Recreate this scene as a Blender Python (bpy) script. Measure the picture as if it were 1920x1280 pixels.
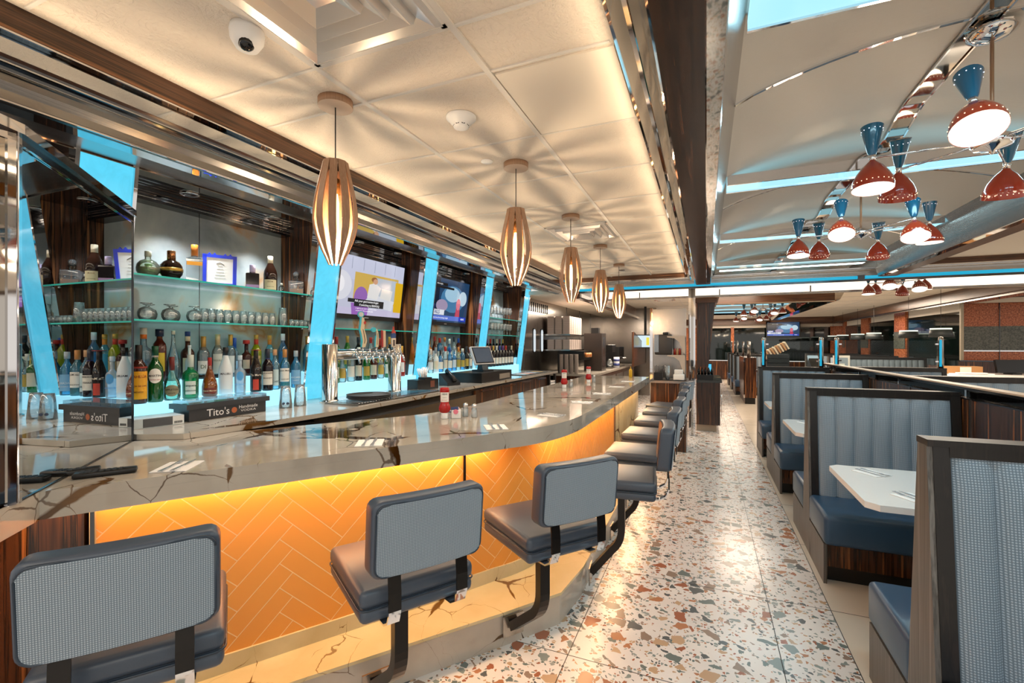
import bpy, bmesh, math, random
from mathutils import Vector, Matrix
random.seed(7)
PI = math.pi
scn = bpy.context.scene
COL = scn.collection
for o in list(bpy.data.objects):
    bpy.data.objects.remove(o)

# ------------------------------------------------------------------ camera, world, exposure
EYE = 1.55
cam_d = bpy.data.cameras.new('camera')
cam_d.sensor_width = 36.0
cam_d.lens = 867.0 / 1920.0 * 36.0
cam_d.shift_y = 5.0 / 1920.0
cam_d.clip_start = 0.05
cam_d.clip_end = 100
cam = bpy.data.objects.new('camera', cam_d)
cam.location = (0, 0, EYE)
cam.rotation_euler = (PI / 2, 0, math.radians(22.82))
COL.objects.link(cam)
scn.camera = cam

world = bpy.data.worlds.new('world')
scn.world = world
world.use_nodes = True
bg = world.node_tree.nodes['Background']
bg.inputs[0].default_value = (1.0, 0.93, 0.86, 1)
bg.inputs[1].default_value = 0.75
scn.view_settings.view_transform = 'Standard'
scn.view_settings.look = 'None'
scn.view_settings.exposure = 0.24
scn.view_settings.gamma = 1.0
scn.view_settings.use_curve_mapping = False


def lin(h):
    h = h.lstrip('#')
    out = []
    for i in (0, 2, 4):
        c = int(h[i:i + 2], 16) / 255.0
        out.append(c / 12.92 if c <= 0.04045 else ((c + 0.055) / 1.055) ** 2.4)
    return (out[0], out[1], out[2], 1.0)


def area(name, loc, size, energy, color, rot=(0, 0, 0), spread=None):
    l = bpy.data.lights.new(name, 'AREA')
    l.shape = 'RECTANGLE'
    l.size, l.size_y = size
    l.energy = energy
    l.color = color
    if spread:
        l.spread = spread
    o = bpy.data.objects.new(name, l)
    o.location = loc
    o.rotation_euler = rot
    COL.objects.link(o)
    return o


def point(name, loc, energy, color, r=0.03):
    l = bpy.data.lights.new(name, 'POINT')
    l.energy = energy
    l.color = color
    l.shadow_soft_size = r
    o = bpy.data.objects.new(name, l)
    o.location = loc
    COL.objects.link(o)
    return o


def spot(name, loc, target, energy, color, ang=1.4, blend=0.5, r=0.03):
    l = bpy.data.lights.new(name, 'SPOT')
    l.energy = energy
    l.color = color
    l.spot_size = ang
    l.spot_blend = blend
    l.shadow_soft_size = r
    o = bpy.data.objects.new(name, l)
    o.location = loc
    d = Vector(target) - Vector(loc)
    o.rotation_euler = d.to_track_quat('-Z', 'Y').to_euler()
    COL.objects.link(o)
    return o


WARM = (1.0, 0.62, 0.32)
SOFT = (1.0, 0.82, 0.64)
NEUT = (1.0, 0.93, 0.85)
COOL = (0.55, 0.87, 1.0)
CYAN = (0.10, 0.72, 1.0)
# the vault's light strips, added unseen fill lights behind the camera, the LED strip under the bar top
for yy in (-1.9, 0.0, 1.74, 3.70, 5.57, 7.2):
    area('vault_strip_light', (1.08, yy, 2.66), (1.8, 0.15), 11, COOL)
for xx in (-1.2, 1.1):
    area('fill_light_behind_camera', (xx, -1.6, 2.6), (1.2, 1.2), 28, SOFT)
area('dining_ceiling_light', (3.6, 3.0, 2.6), (1.2, 3.0), 60, SOFT)
area('dining_ceiling_light', (3.6, 9.5, 2.3), (1.2, 1.6), 80, SOFT)
area('dining_ceiling_light', (3.4, 15.0, 2.6), (1.6, 3.0), 170, SOFT)
area('kitchen_fill_light', (-2.2, 10.0, 2.36), (0.5, 2.4), 90, SOFT)  # added to brighten the kitchen, no fixture built
area('kitchen_fill_light', (-1.2, 10.6, 2.6), (1.0, 1.5), 70, SOFT)
area('aisle_ceiling_light', (0.5, 9.9, 2.62), (1.0, 0.8), 50, SOFT)
area('aisle_ceiling_light', (1.0, 20.4, 2.6), (2.0, 1.5), 120, SOFT)
def cove(x, z, dx, dz, e):
    # added warm area light, no strip built, brightening the plaster ceiling from its edge
    o = area('ceiling_edge_fill', (x, 3.2, z), (8.6, 0.03), e, (1.0, 0.76, 0.5))
    o.rotation_euler = Vector((dx, 0, dz)).to_track_quat('-Z', 'X').to_euler()
    m_ = Matrix.Identity(3)
    zc = -Vector((dx, 0, dz)).normalized(); xc = Vector((0, 1, 0)); yc = zc.cross(xc)
    o.rotation_euler = Matrix((xc, yc, zc)).transposed().to_euler()


cove(-2.035, 2.545, 0.9, 0.25, 9)  # added fills, one along each ceiling edge
cove(-0.315, 2.575, -0.9, 0.18, 7)
area('bar_aisle_light', (-1.95, 4.2, 2.44), (0.05, 6.0), 20, SOFT)

# ------------------------------------------------------------------ materials
def newmat(name):
    m = bpy.data.materials.new(name)
    m.use_nodes = True
    nt = m.node_tree
    return m, nt, nt.nodes['Principled BSDF']


def pm(name, col, rough=0.5, metal=0.0, coat=0.0, spec=0.5, emit=None, es=0.0):
    m, nt, b = newmat(name)
    b.inputs['Base Color'].default_value = lin(col) if isinstance(col, str) else (*col, 1)
    b.inputs['Roughness'].default_value = rough
    b.inputs['Metallic'].default_value = metal
    b.inputs['Coat Weight'].default_value = coat
    b.inputs['Specular IOR Level'].default_value = spec
    if emit:
        b.inputs['Emission Color'].default_value = lin(emit) if isinstance(emit, str) else (*emit, 1)
        b.inputs['Emission Strength'].default_value = es
    # every surface carries a slight procedural variation in gloss
    if not emit and metal < 0.9:
        t = nt.nodes.new('ShaderNodeTexNoise'); t.inputs['Scale'].default_value = 14
        c = nt.nodes.new('ShaderNodeTexCoord')
        nt.links.new(c.outputs['Object'], t.inputs['Vector'])
        r = nt.nodes.new('ShaderNodeMapRange')
        r.inputs['To Min'].default_value = max(0.0, rough - 0.04)
        r.inputs['To Max'].default_value = min(1.0, rough + 0.05)
        nt.links.new(t.outputs['Fac'], r.inputs['Value'])
        nt.links.new(r.outputs['Result'], b.inputs['Roughness'])
    return m


def N(nt, typ, **kw):
    n = nt.nodes.new(typ)
    for k, v in kw.items():
        if hasattr(n, k):
            setattr(n, k, v)
    return n


def mapping(nt, scale=(1, 1, 1), rot=(0, 0, 0), src='Object'):
    c = nt.nodes.new('ShaderNodeTexCoord')
    m = nt.nodes.new('ShaderNodeMapping')
    m.inputs['Scale'].default_value = scale
    m.inputs['Rotation'].default_value = rot
    nt.links.new(c.outputs[src], m.inputs['Vector'])
    return m.outputs['Vector']


def ramp(nt, fac, stops, interp='LINEAR'):
    r = nt.nodes.new('ShaderNodeValToRGB')
    r.color_ramp.interpolation = interp
    el = r.color_ramp.elements
    while len(el) < len(stops):
        el.new(0.5)
    for e, (p, c) in zip(el, stops):
        e.position = p
        e.color = lin(c) if isinstance(c, str) else (*c, 1)
    nt.links.new(fac, r.inputs['Fac'])
    return r.outputs['Color']


def bump(nt, b, height, strength=0.2, dist=0.01):
    n = nt.nodes.new('ShaderNodeBump')
    n.inputs['Strength'].default_value = strength
    n.inputs['Distance'].default_value = dist
    nt.links.new(height, n.inputs['Height'])
    nt.links.new(n.outputs['Normal'], b.inputs['Normal'])


def wood(name, axis=2, dark='#1c120d', mid='#4a2b1b', lite='#8a5530', rough=0.22, dens=26.0):
    m, nt, b = newmat(name)
    sc = [dens, dens, dens]
    sc[axis] = 0.7
    v = mapping(nt, tuple(sc))
    t = N(nt, 'ShaderNodeTexNoise'); t.inputs['Scale'].default_value = 1.0
    t.inputs['Detail'].default_value = 4; t.inputs['Roughness'].default_value = 0.6
    nt.links.new(v, t.inputs['Vector'])
    col = ramp(nt, t.outputs['Fac'], [(0.30, dark), (0.47, mid), (0.55, dark), (0.66, lite), (0.80, mid)])
    nt.links.new(col, b.inputs['Base Color'])
    b.inputs['Roughness'].default_value = rough
    bump(nt, b, t.outputs['Fac'], 0.06, 0.002)
    return m


def marble(name, base='#b9b2a6', base2='#a59c8f', vein='#3a2512', rough=0.06, scale=1.0, thr=0.022):
    m, nt, b = newmat(name)
    v = mapping(nt, (scale, scale, scale))
    w = N(nt, 'ShaderNodeTexNoise'); w.inputs['Scale'].default_value = 2.4; w.inputs['Detail'].default_value = 6
    nt.links.new(v, w.inputs['Vector'])
    mx = N(nt, 'ShaderNodeMixRGB'); mx.inputs[0].default_value = 0.16
    nt.links.new(v, mx.inputs[1]); nt.links.new(w.outputs['Color'], mx.inputs[2])

    def vein_mask(scl, th):
        vo = N(nt, 'ShaderNodeTexVoronoi', feature='DISTANCE_TO_EDGE'); vo.inputs['Scale'].default_value = scl
        nt.links.new(mx.outputs[0], vo.inputs['Vector'])
        g = N(nt, 'ShaderNodeTexNoise'); g.inputs['Scale'].default_value = 1.9; g.inputs['Detail'].default_value = 3
        nt.links.new(v, g.inputs['Vector'])
        sub = N(nt, 'ShaderNodeMath', operation='SUBTRACT'); sub.inputs[1].default_value = 0.51
        nt.links.new(g.outputs['Fac'], sub.inputs[0])
        mul = N(nt, 'ShaderNodeMath', operation='MULTIPLY'); mul.inputs[1].default_value = th * 13
        nt.links.new(sub.outputs[0], mul.inputs[0])
        mm = N(nt, 'ShaderNodeMath', operation='MAXIMUM'); mm.inputs[1].default_value = th * 0.015
        nt.links.new(mul.outputs[0], mm.inputs[0])
        lt = N(nt, 'ShaderNodeMath', operation='DIVIDE')
        nt.links.new(vo.outputs['Distance'], lt.inputs[0]); nt.links.new(mm.outputs[0], lt.inputs[1])
        inv = N(nt, 'ShaderNodeMapRange')
        inv.inputs['From Min'].default_value = 0.6; inv.inputs['From Max'].default_value = 1.1
        inv.inputs['To Min'].default_value = 1; inv.inputs['To Max'].default_value = 0
        nt.links.new(lt.outputs[0], inv.inputs['Value'])
        return inv.outputs['Result']
    a = vein_mask(1.9, thr)
    c2 = vein_mask(5.5, thr * 0.55)
    base_c = ramp(nt, w.outputs['Fac'], [(0.35, base), (0.62, base2), (0.75, base)])
    x1 = N(nt, 'ShaderNodeMixRGB'); nt.links.new(a, x1.inputs[0]); nt.links.new(base_c, x1.inputs[1])
    vc = ramp(nt, w.outputs['Fac'], [(0.4, vein), (0.6, '#6e4a1e')])
    nt.links.new(vc, x1.inputs[2])
    x2 = N(nt, 'ShaderNodeMixRGB')
    h = N(nt, 'ShaderNodeMath', operation='MULTIPLY'); h.inputs[1].default_value = 0.755
    nt.links.new(c2, h.inputs[0]); nt.links.new(h.outputs[0], x2.inputs[0])
    nt.links.new(x1.outputs[0], x2.inputs[1]); nt.links.new(vc, x2.inputs[2])
    nt.links.new(x2.outputs[0], b.inputs['Base Color'])
    b.inputs['Roughness'].default_value = rough
    return m


def terrazzo(name):
    m, nt, b = newmat(name)
    v = mapping(nt)
    base = ramp(nt, (lambda t: (nt.links.new(v, t.inputs['Vector']), t.outputs['Fac'])[1])(
        (lambda t: (setattr(t.inputs['Scale'], 'default_value', 3.0), t)[1])(N(nt, 'ShaderNodeTexNoise'))),
        [(0.3, '#dbd6d2'), (0.7, '#e8e4e0')])
    nz = N(nt, 'ShaderNodeTexNoise'); nz.inputs['Scale'].default_value = 30
    nt.links.new(v, nz.inputs['Vector'])
    cur = base
    chips = ['#b07a58', '#858f8c', '#9e6248', '#6c7775', '#bd9f80', '#949b98', '#5c6061', '#927e70']
    for k, (scl, thr, keep) in enumerate(((60, 0.17, 0.30), (27, 0.17, 0.24), (13.5, 0.12, 0.155))):
        mx = N(nt, 'ShaderNodeMixRGB'); mx.inputs[0].default_value = 0.16 / (scl ** 0.5) if k < 2 else 0.022
        nt.links.new(v, mx.inputs[1]); nt.links.new(nz.outputs['Color'], mx.inputs[2])
        off = N(nt, 'ShaderNodeVectorMath', operation='ADD'); off.inputs[1].default_value = (k * 3.7, k * 1.9, 0)
        nt.links.new(mx.outputs[0], off.inputs[0])
        e = N(nt, 'ShaderNodeTexVoronoi', feature='DISTANCE_TO_EDGE', voronoi_dimensions='2D'); e.inputs['Scale'].default_value = scl
        f = N(nt, 'ShaderNodeTexVoronoi', feature='F1', voronoi_dimensions='2D'); f.inputs['Scale'].default_value = scl
        nt.links.new(off.outputs[0], e.inputs['Vector']); nt.links.new(off.outputs[0], f.inputs['Vector'])
        sep = N(nt, 'ShaderNodeSeparateColor'); nt.links.new(f.outputs['Color'], sep.inputs[0])
        # chips shrink differently from cell to cell
        th = N(nt, 'ShaderNodeMath', operation='MULTIPLY_ADD'); th.inputs[1].default_value = thr * 0.9; th.inputs[2].default_value = thr * 0.45
        nt.links.new(sep.outputs[2], th.inputs[0])
        g = N(nt, 'ShaderNodeMath', operation='GREATER_THAN')
        nt.links.new(e.outputs['Distance'], g.inputs[0]); nt.links.new(th.outputs[0], g.inputs[1])
        l = N(nt, 'ShaderNodeMath', operation='LESS_THAN'); l.inputs[1].default_value = keep
        nt.links.new(sep.outputs[0], l.inputs[0])
        mul = N(nt, 'ShaderNodeMath', operation='MULTIPLY')
        nt.links.new(g.outputs[0], mul.inputs[0]); nt.links.new(l.outputs[0], mul.inputs[1])
        cc = ramp(nt, sep.outputs[1], [(i / len(chips), c) for i, c in enumerate(chips)], 'CONSTANT')
        out = N(nt, 'ShaderNodeMixRGB')
        nt.links.new(mul.outputs[0], out.inputs[0]); nt.links.new(cur, out.inputs[1]); nt.links.new(cc, out.inputs[2])
        cur = out.outputs[0]
    nt.links.new(cur, b.inputs['Base Color'])
    b.inputs['Roughness'].default_value = 0.22
    return m


def fabric(name, a, c, size=0.0075, rough=0.75):
    m, nt, b = newmat(name)
    v = mapping(nt, (1 / size, 1 / size, 1 / size))
    ck = N(nt, 'ShaderNodeTexWave', wave_type='BANDS', bands_direction='Z'); ck.inputs['Scale'].default_value = 0.32
    ck.inputs['Distortion'].default_value = 0
    cx = N(nt, 'ShaderNodeTexWave', wave_type='BANDS', bands_direction='X'); cx.inputs['Scale'].default_value = 0.32
    nt.links.new(v, ck.inputs['Vector']); nt.links.new(v, cx.inputs['Vector'])
    mu = N(nt, 'ShaderNodeMath', operation='MULTIPLY')
    nt.links.new(ck.outputs['Fac'], mu.inputs[0]); nt.links.new(cx.outputs['Fac'], mu.inputs[1])
    col = ramp(nt, mu.outputs[0], [(0.05, a), (0.6, c)])
    nt.links.new(col, b.inputs['Base Color'])
    b.inputs['Roughness'].default_value = rough
    b.inputs['Sheen Weight'].default_value = 0.2
    bump(nt, b, mu.outputs[0], 0.4, 0.0015)
    return m


def leather(name, col, rough=0.36):
    m, nt, b = newmat(name)
    b.inputs['Base Color'].default_value = lin(col)
    b.inputs['Roughness'].default_value = rough
    t = N(nt, 'ShaderNodeTexVoronoi'); t.inputs['Scale'].default_value = 420
    nt.links.new(mapping(nt), t.inputs['Vector'])
    bump(nt, b, t.outputs['Distance'], 0.12, 0.0008)
    return m


def brushed(name, col, rough=0.25, axis=1, stren=0.08, metal=1.0):
    m, nt, b = newmat(name)
    b.inputs['Base Color'].default_value = lin(col)
    b.inputs['Metallic'].default_value = metal
    sc = [160, 160, 160]; sc[axis] = 1.5
    t = N(nt, 'ShaderNodeTexNoise'); t.inputs['Scale'].default_value = 1.0; t.inputs['Detail'].default_value = 3
    nt.links.new(mapping(nt, tuple(sc)), t.inputs['Vector'])
    r = N(nt, 'ShaderNodeMapRange'); r.inputs['To Min'].default_value = rough * 0.7; r.inputs['To Max'].default_value = rough * 1.4
    nt.links.new(t.outputs['Fac'], r.inputs['Value']); nt.links.new(r.outputs['Result'], b.inputs['Roughness'])
    bump(nt, b, t.outputs['Fac'], stren, 0.002)
    return m


def polished(name, col='#d8d6d2', rough=0.035, wav=0.0):
    m, nt, b = newmat(name)
    b.inputs['Base Color'].default_value = lin(col)
    b.inputs['Metallic'].default_value = 1
    b.inputs['Roughness'].default_value = rough
    t = N(nt, 'ShaderNodeTexNoise'); t.inputs['Scale'].default_value = 2.2
    nt.links.new(mapping(nt), t.inputs['Vector'])
    bump(nt, b, t.outputs['Fac'], wav, 0.02)
    return m


def glow(name, col, strength, base=None, tex=False):
    m, nt, b = newmat(name)
    c = lin(col)
    b.inputs['Base Color'].default_value = lin(base) if base else c
    b.inputs['Emission Color'].default_value = c
    b.inputs['Emission Strength'].default_value = strength
    b.inputs['Roughness'].default_value = 0.12
    if tex:
        t = N(nt, 'ShaderNodeTexNoise'); t.inputs['Scale'].default_value = 9; t.inputs['Detail'].default_value = 5
        t.inputs['Distortion'].default_value = 2
        nt.links.new(mapping(nt), t.inputs['Vector'])
        r = N(nt, 'ShaderNodeMapRange'); r.inputs['To Min'].default_value = strength * 0.85; r.inputs['To Max'].default_value = strength * 1.2
        nt.links.new(t.outputs['Fac'], r.inputs['Value'])
        nt.links.new(r.outputs['Result'], b.inputs['Emission Strength'])
    return m


def glassy(name, tint='#ffffff', rough=0.02, refl=0.10, body=0.0, bodycol=None, ior=1.5):
    """thin glass: tinted see-through with a fresnel reflection"""
    m = bpy.data.materials.new(name)
    m.use_nodes = True
    nt = m.node_tree
    nt.nodes.clear()
    out = N(nt, 'ShaderNodeOutputMaterial')
    tr = N(nt, 'ShaderNodeBsdfTransparent'); tr.inputs[0].default_value = lin(tint)
    gl = N(nt, 'ShaderNodeBsdfGlossy'); gl.inputs['Roughness'].default_value = rough
    fr = N(nt, 'ShaderNodeFresnel'); fr.inputs[0].default_value = ior
    ad = N(nt, 'ShaderNodeMath', operation='ADD'); ad.inputs[1].default_value = refl * 0.5
    nt.links.new(fr.outputs[0], ad.inputs[0])
    mix = N(nt, 'ShaderNodeMixShader')
    nt.links.new(ad.outputs[0], mix.inputs[0])
    base = tr.outputs[0]
    if body > 0:
        di = N(nt, 'ShaderNodeBsdfDiffuse'); di.inputs[0].default_value = lin(bodycol or tint)
        m2 = N(nt, 'ShaderNodeMixShader'); m2.inputs[0].default_value = body
        nt.links.new(base, m2.inputs[1]); nt.links.new(di.outputs[0], m2.inputs[2])
        base = m2.outputs[0]
    nt.links.new(base, mix.inputs[1]); nt.links.new(gl.outputs[0], mix.inputs[2])
    nt.links.new(mix.outputs[0], out.inputs[0])
    return m


M = {}
M['terrazzo'] = terrazzo('terrazzo')
M['border'] = pm('cream_floor_tile', '#d8cdbd', 0.22)
M['joint'] = pm('dark_floor_joint', '#1c1a18', 0.5)
M['wood'] = wood('macassar_wood')
M['wood_y'] = wood('macassar_wood_along_beam', axis=1, dark='#2c1a10', mid='#5b3a25', lite='#8c5f3d', rough=0.28, dens=40)
M['wood_beam'] = wood('dark_macassar_beam', axis=1, dark='#170d08', mid='#3c2416', lite='#5f3b25', rough=0.25, dens=30)
M['wood_x'] = wood('macassar_wood_across_beam', axis=0, dark='#2c1a10', mid='#6b452c', lite='#a06c44', rough=0.28, dens=40)
M['wood_lit'] = wood('macassar_bar_end_lit', mid='#5e3720', lite='#9a6034')  # lighter macassar copy with the warm LED glow put into its colour
M['espresso'] = wood('espresso_frame', dark='#0d0908', mid='#16110e', lite='#231a16', rough=0.35, dens=60)
M['grayoak'] = wood('grey_oak_end_panel', dark='#484440', mid='#625d59', lite='#78736e', rough=0.4, dens=50)
M['marble'] = marble('bar_marble', base='#bdb5a9', base2='#a9a094', vein='#3a2008', thr=0.03)
M['marble2'] = marble('step_marble', base='#d9c9a0', base2='#c9b78c', vein='#6b4a1c', rough=0.12, thr=0.02)
M['marble3'] = None
M['quartz'] = pm('white_quartz', '#eeebe8', 0.12)
M['fabric'] = fabric('houndstooth_blue_grey', '#65737f', '#a2aeb9', size=0.0052)
M['fabric2'] = fabric('woven_booth_fabric', '#687885', '#a3b1be', size=0.0085)
M['leather'] = leather('slate_leather', '#414b59')
M['leather_b'] = leather('blue_booth_leather', '#2f4c68', 0.3)
M['piping'] = leather('dark_piping', '#22303f', 0.4)
M['black'] = pm('black_plastic', '#0c0c0d', 0.3)
M['blackm'] = pm('black_steel_bar', '#14100e', 0.3, metal=0.3)
M['chrome'] = polished('chrome', '#e2e2e4', 0.04)
M['mirror'] = polished('mirror', '#c9ced2', 0.006)
M['mirror_w'] = polished('polished_wavy_steel', '#b9b4ad', 0.03, 0.06)
M['mirror_d'] = polished('polished_steel_dark_reflection', '#7d7872', 0.03, 0.10)  # puts the dark reflection of the beam strips into the metal colour
M['steel'] = brushed('brushed_steel', '#a9a6a2', 0.22)
M['steel_z'] = brushed('brushed_steel_upright', '#9d9893', 0.2, axis=2)
M['cutlery'] = brushed('cutlery_steel', '#d6d8dc', 0.22, metal=0.75)
M['post'] = brushed('tower_steel', '#c4c2be', 0.11, axis=2, stren=0.05)
M['darksteel'] = brushed('dark_polished_steel', '#55585c', 0.14)
M['vault'] = brushed('brushed_vault_panel', '#d6d0c6', 0.40, axis=0, stren=0.4, metal=0.3)
M['white'] = pm('white_plastic', '#ecebea', 0.4)
M['cream'] = pm('cream_paint', '#e9dfd0', 0.6)
M['tbar'] = pm('ceiling_grid_bar', '#d9d4cd', 0.45)
M['paper'] = pm('white_paper', '#f1efee', 0.7)
M['cyan'] = glow('cyan_light_panel', '#5cd4f6', 0.85, base='#103038', tex=True)
M['cyanedge'] = glow('cyan_neon', '#1fb4dc', 0.75, base='#103038')
M['ledge'] = glow('lit_ledge', '#a4eaff', 1.1, base='#304048')
M['strip'] = glow('vault_light_strip', '#a8e6fa', 0.95, base='#304048')
M['cove'] = glow('white_cove_light', '#fff0dd', 1.3)
M['led'] = glow('warm_led', '#ffc27a', 4.0)
M['bulb'] = glow('filament_bulb', '#ffcf7a', 9.0)
M['bulbw'] = glow('white_bulb', '#fff2dc', 6.0)
M['glass'] = glassy('clear_glass', '#f6fbfb', refl=0.0, ior=1.22)
M['glasscup'] = glassy('drinking_glass', '#f4f8fa', refl=0.3, body=0.16, bodycol='#eef8fb')
M['shelfglass'] = glassy('shelf_glass', '#d4efea', refl=0.1)
M['glassedge'] = glow('green_glass_edge', '#2fb6a6', 0.35, base='#1c8f80')
M['orange'] = pm('orange_wall_tile', '#ec9c42', 0.33)
M['grout'] = pm('orange_grout', '#ffdca6', 0.6)
m, nt, b = newmat('clouded_grey_stone')
t = N(nt, 'ShaderNodeTexNoise'); t.inputs['Scale'].default_value = 2.2; t.inputs['Detail'].default_value = 7; t.inputs['Distortion'].default_value = 0.6
nt.links.new(mapping(nt), t.inputs['Vector'])
nt.links.new(ramp(nt, t.outputs['Fac'], [(0.30, '#6f787c'), (0.46, '#8d979a'), (0.56, '#9aa3a4'), (0.62, '#a8937c'), (0.67, '#a06a3c'), (0.74, '#c0a58c')]), b.inputs['Base Color'])
b.inputs['Roughness'].default_value = 0.14
M['marble3'] = m
m, nt, b = newmat('terracotta_mosaic')
t = N(nt, 'ShaderNodeTexNoise'); t.inputs['Scale'].default_value = 38; t.inputs['Detail'].default_value = 4
nt.links.new(mapping(nt), t.inputs['Vector'])
nt.links.new(ramp(nt, t.outputs['Fac'], [(0.35, '#7c3f22'), (0.55, '#b8663c'), (0.7, '#d08a58')]), b.inputs['Base Color'])
b.inputs['Roughness'].default_value = 0.25
M['terra'] = m
m, nt, b = newmat('grey_mosaic')
t = N(nt, 'ShaderNodeTexNoise'); t.inputs['Scale'].default_value = 40; t.inputs['Detail'].default_value = 4
nt.links.new(mapping(nt), t.inputs['Vector'])
nt.links.new(ramp(nt, t.outputs['Fac'], [(0.35, '#3c3f38'), (0.6, '#64665c')]), b.inputs['Base Color'])
b.inputs['Roughness'].default_value = 0.25
M['greym'] = m
m, nt, b = newmat('plaster_ceiling_tile')
b.inputs['Base Color'].default_value = lin('#e8dccd')
b.inputs['Roughness'].default_value = 0.65
t = N(nt, 'ShaderNodeTexNoise'); t.inputs['Scale'].default_value = 90; t.inputs['Detail'].default_value = 4
t2 = N(nt, 'ShaderNodeTexNoise'); t2.inputs['Scale'].default_value = 5; t2.inputs['Detail'].default_value = 4; t2.inputs['Distortion'].default_value = 2.5
vv = mapping(nt)
nt.links.new(vv, t.inputs['Vector']); nt.links.new(vv, t2.inputs['Vector'])
ln = N(nt, 'ShaderNodeMath', operation='PINGPONG'); ln.inputs[1].default_value = 0.06
nt.links.new(t2.outputs['Fac'], ln.inputs[0])
lm = N(nt, 'ShaderNodeMapRange'); lm.inputs['From Max'].default_value = 0.012
nt.links.new(ln.outputs[0], lm.inputs['Value'])
ad = N(nt, 'ShaderNodeMath', operation='MULTIPLY_ADD'); ad.inputs[1].default_value = 0.35
nt.links.new(lm.outputs['Result'], ad.inputs[0]); nt.links.new(t.outputs['Fac'], ad.inputs[2])
bump(nt, b, ad.outputs[0], 0.6, 0.010)
M['plaster'] = m
M['night'] = pm('night_window_glass', '#07100e', 0.03, spec=0.9)
M['frame'] = pm('window_frame', '#b7ad98', 0.4)
_cache = {}


def C(col, rough=0.4, metal=0.0):
    k = ('c', col, rough, metal)
    if k not in _cache:
        _cache[k] = pm('paint_' + col.strip('#'), col, rough, metal)
    return _cache[k]


def G(col, body=0.0, bodycol=None, rough=0.02):
    k = ('g', col, body, bodycol, rough)
    if k not in _cache:
        _cache[k] = glassy('glass_' + col.strip('#'), col, rough, body=body, bodycol=bodycol)
    return _cache[k]


def E(col, s=1.0):
    k = ('e', col, s)
    if k not in _cache:
        _cache[k] = glow('lit_' + col.strip('#'), col, s, base='#060606')
    return _cache[k]

# ------------------------------------------------------------------ mesh helpers
def T(x=0, y=0, z=0, rz=0, rx=0, ry=0, s=None):
    m = Matrix.Translation((x, y, z)) @ Matrix.Rotation(rz, 4, 'Z') @ Matrix.Rotation(ry, 4, 'Y') @ Matrix.Rotation(rx, 4, 'X')
    if s:
        m = m @ Matrix.Diagonal((*s, 1))
    return m


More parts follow.
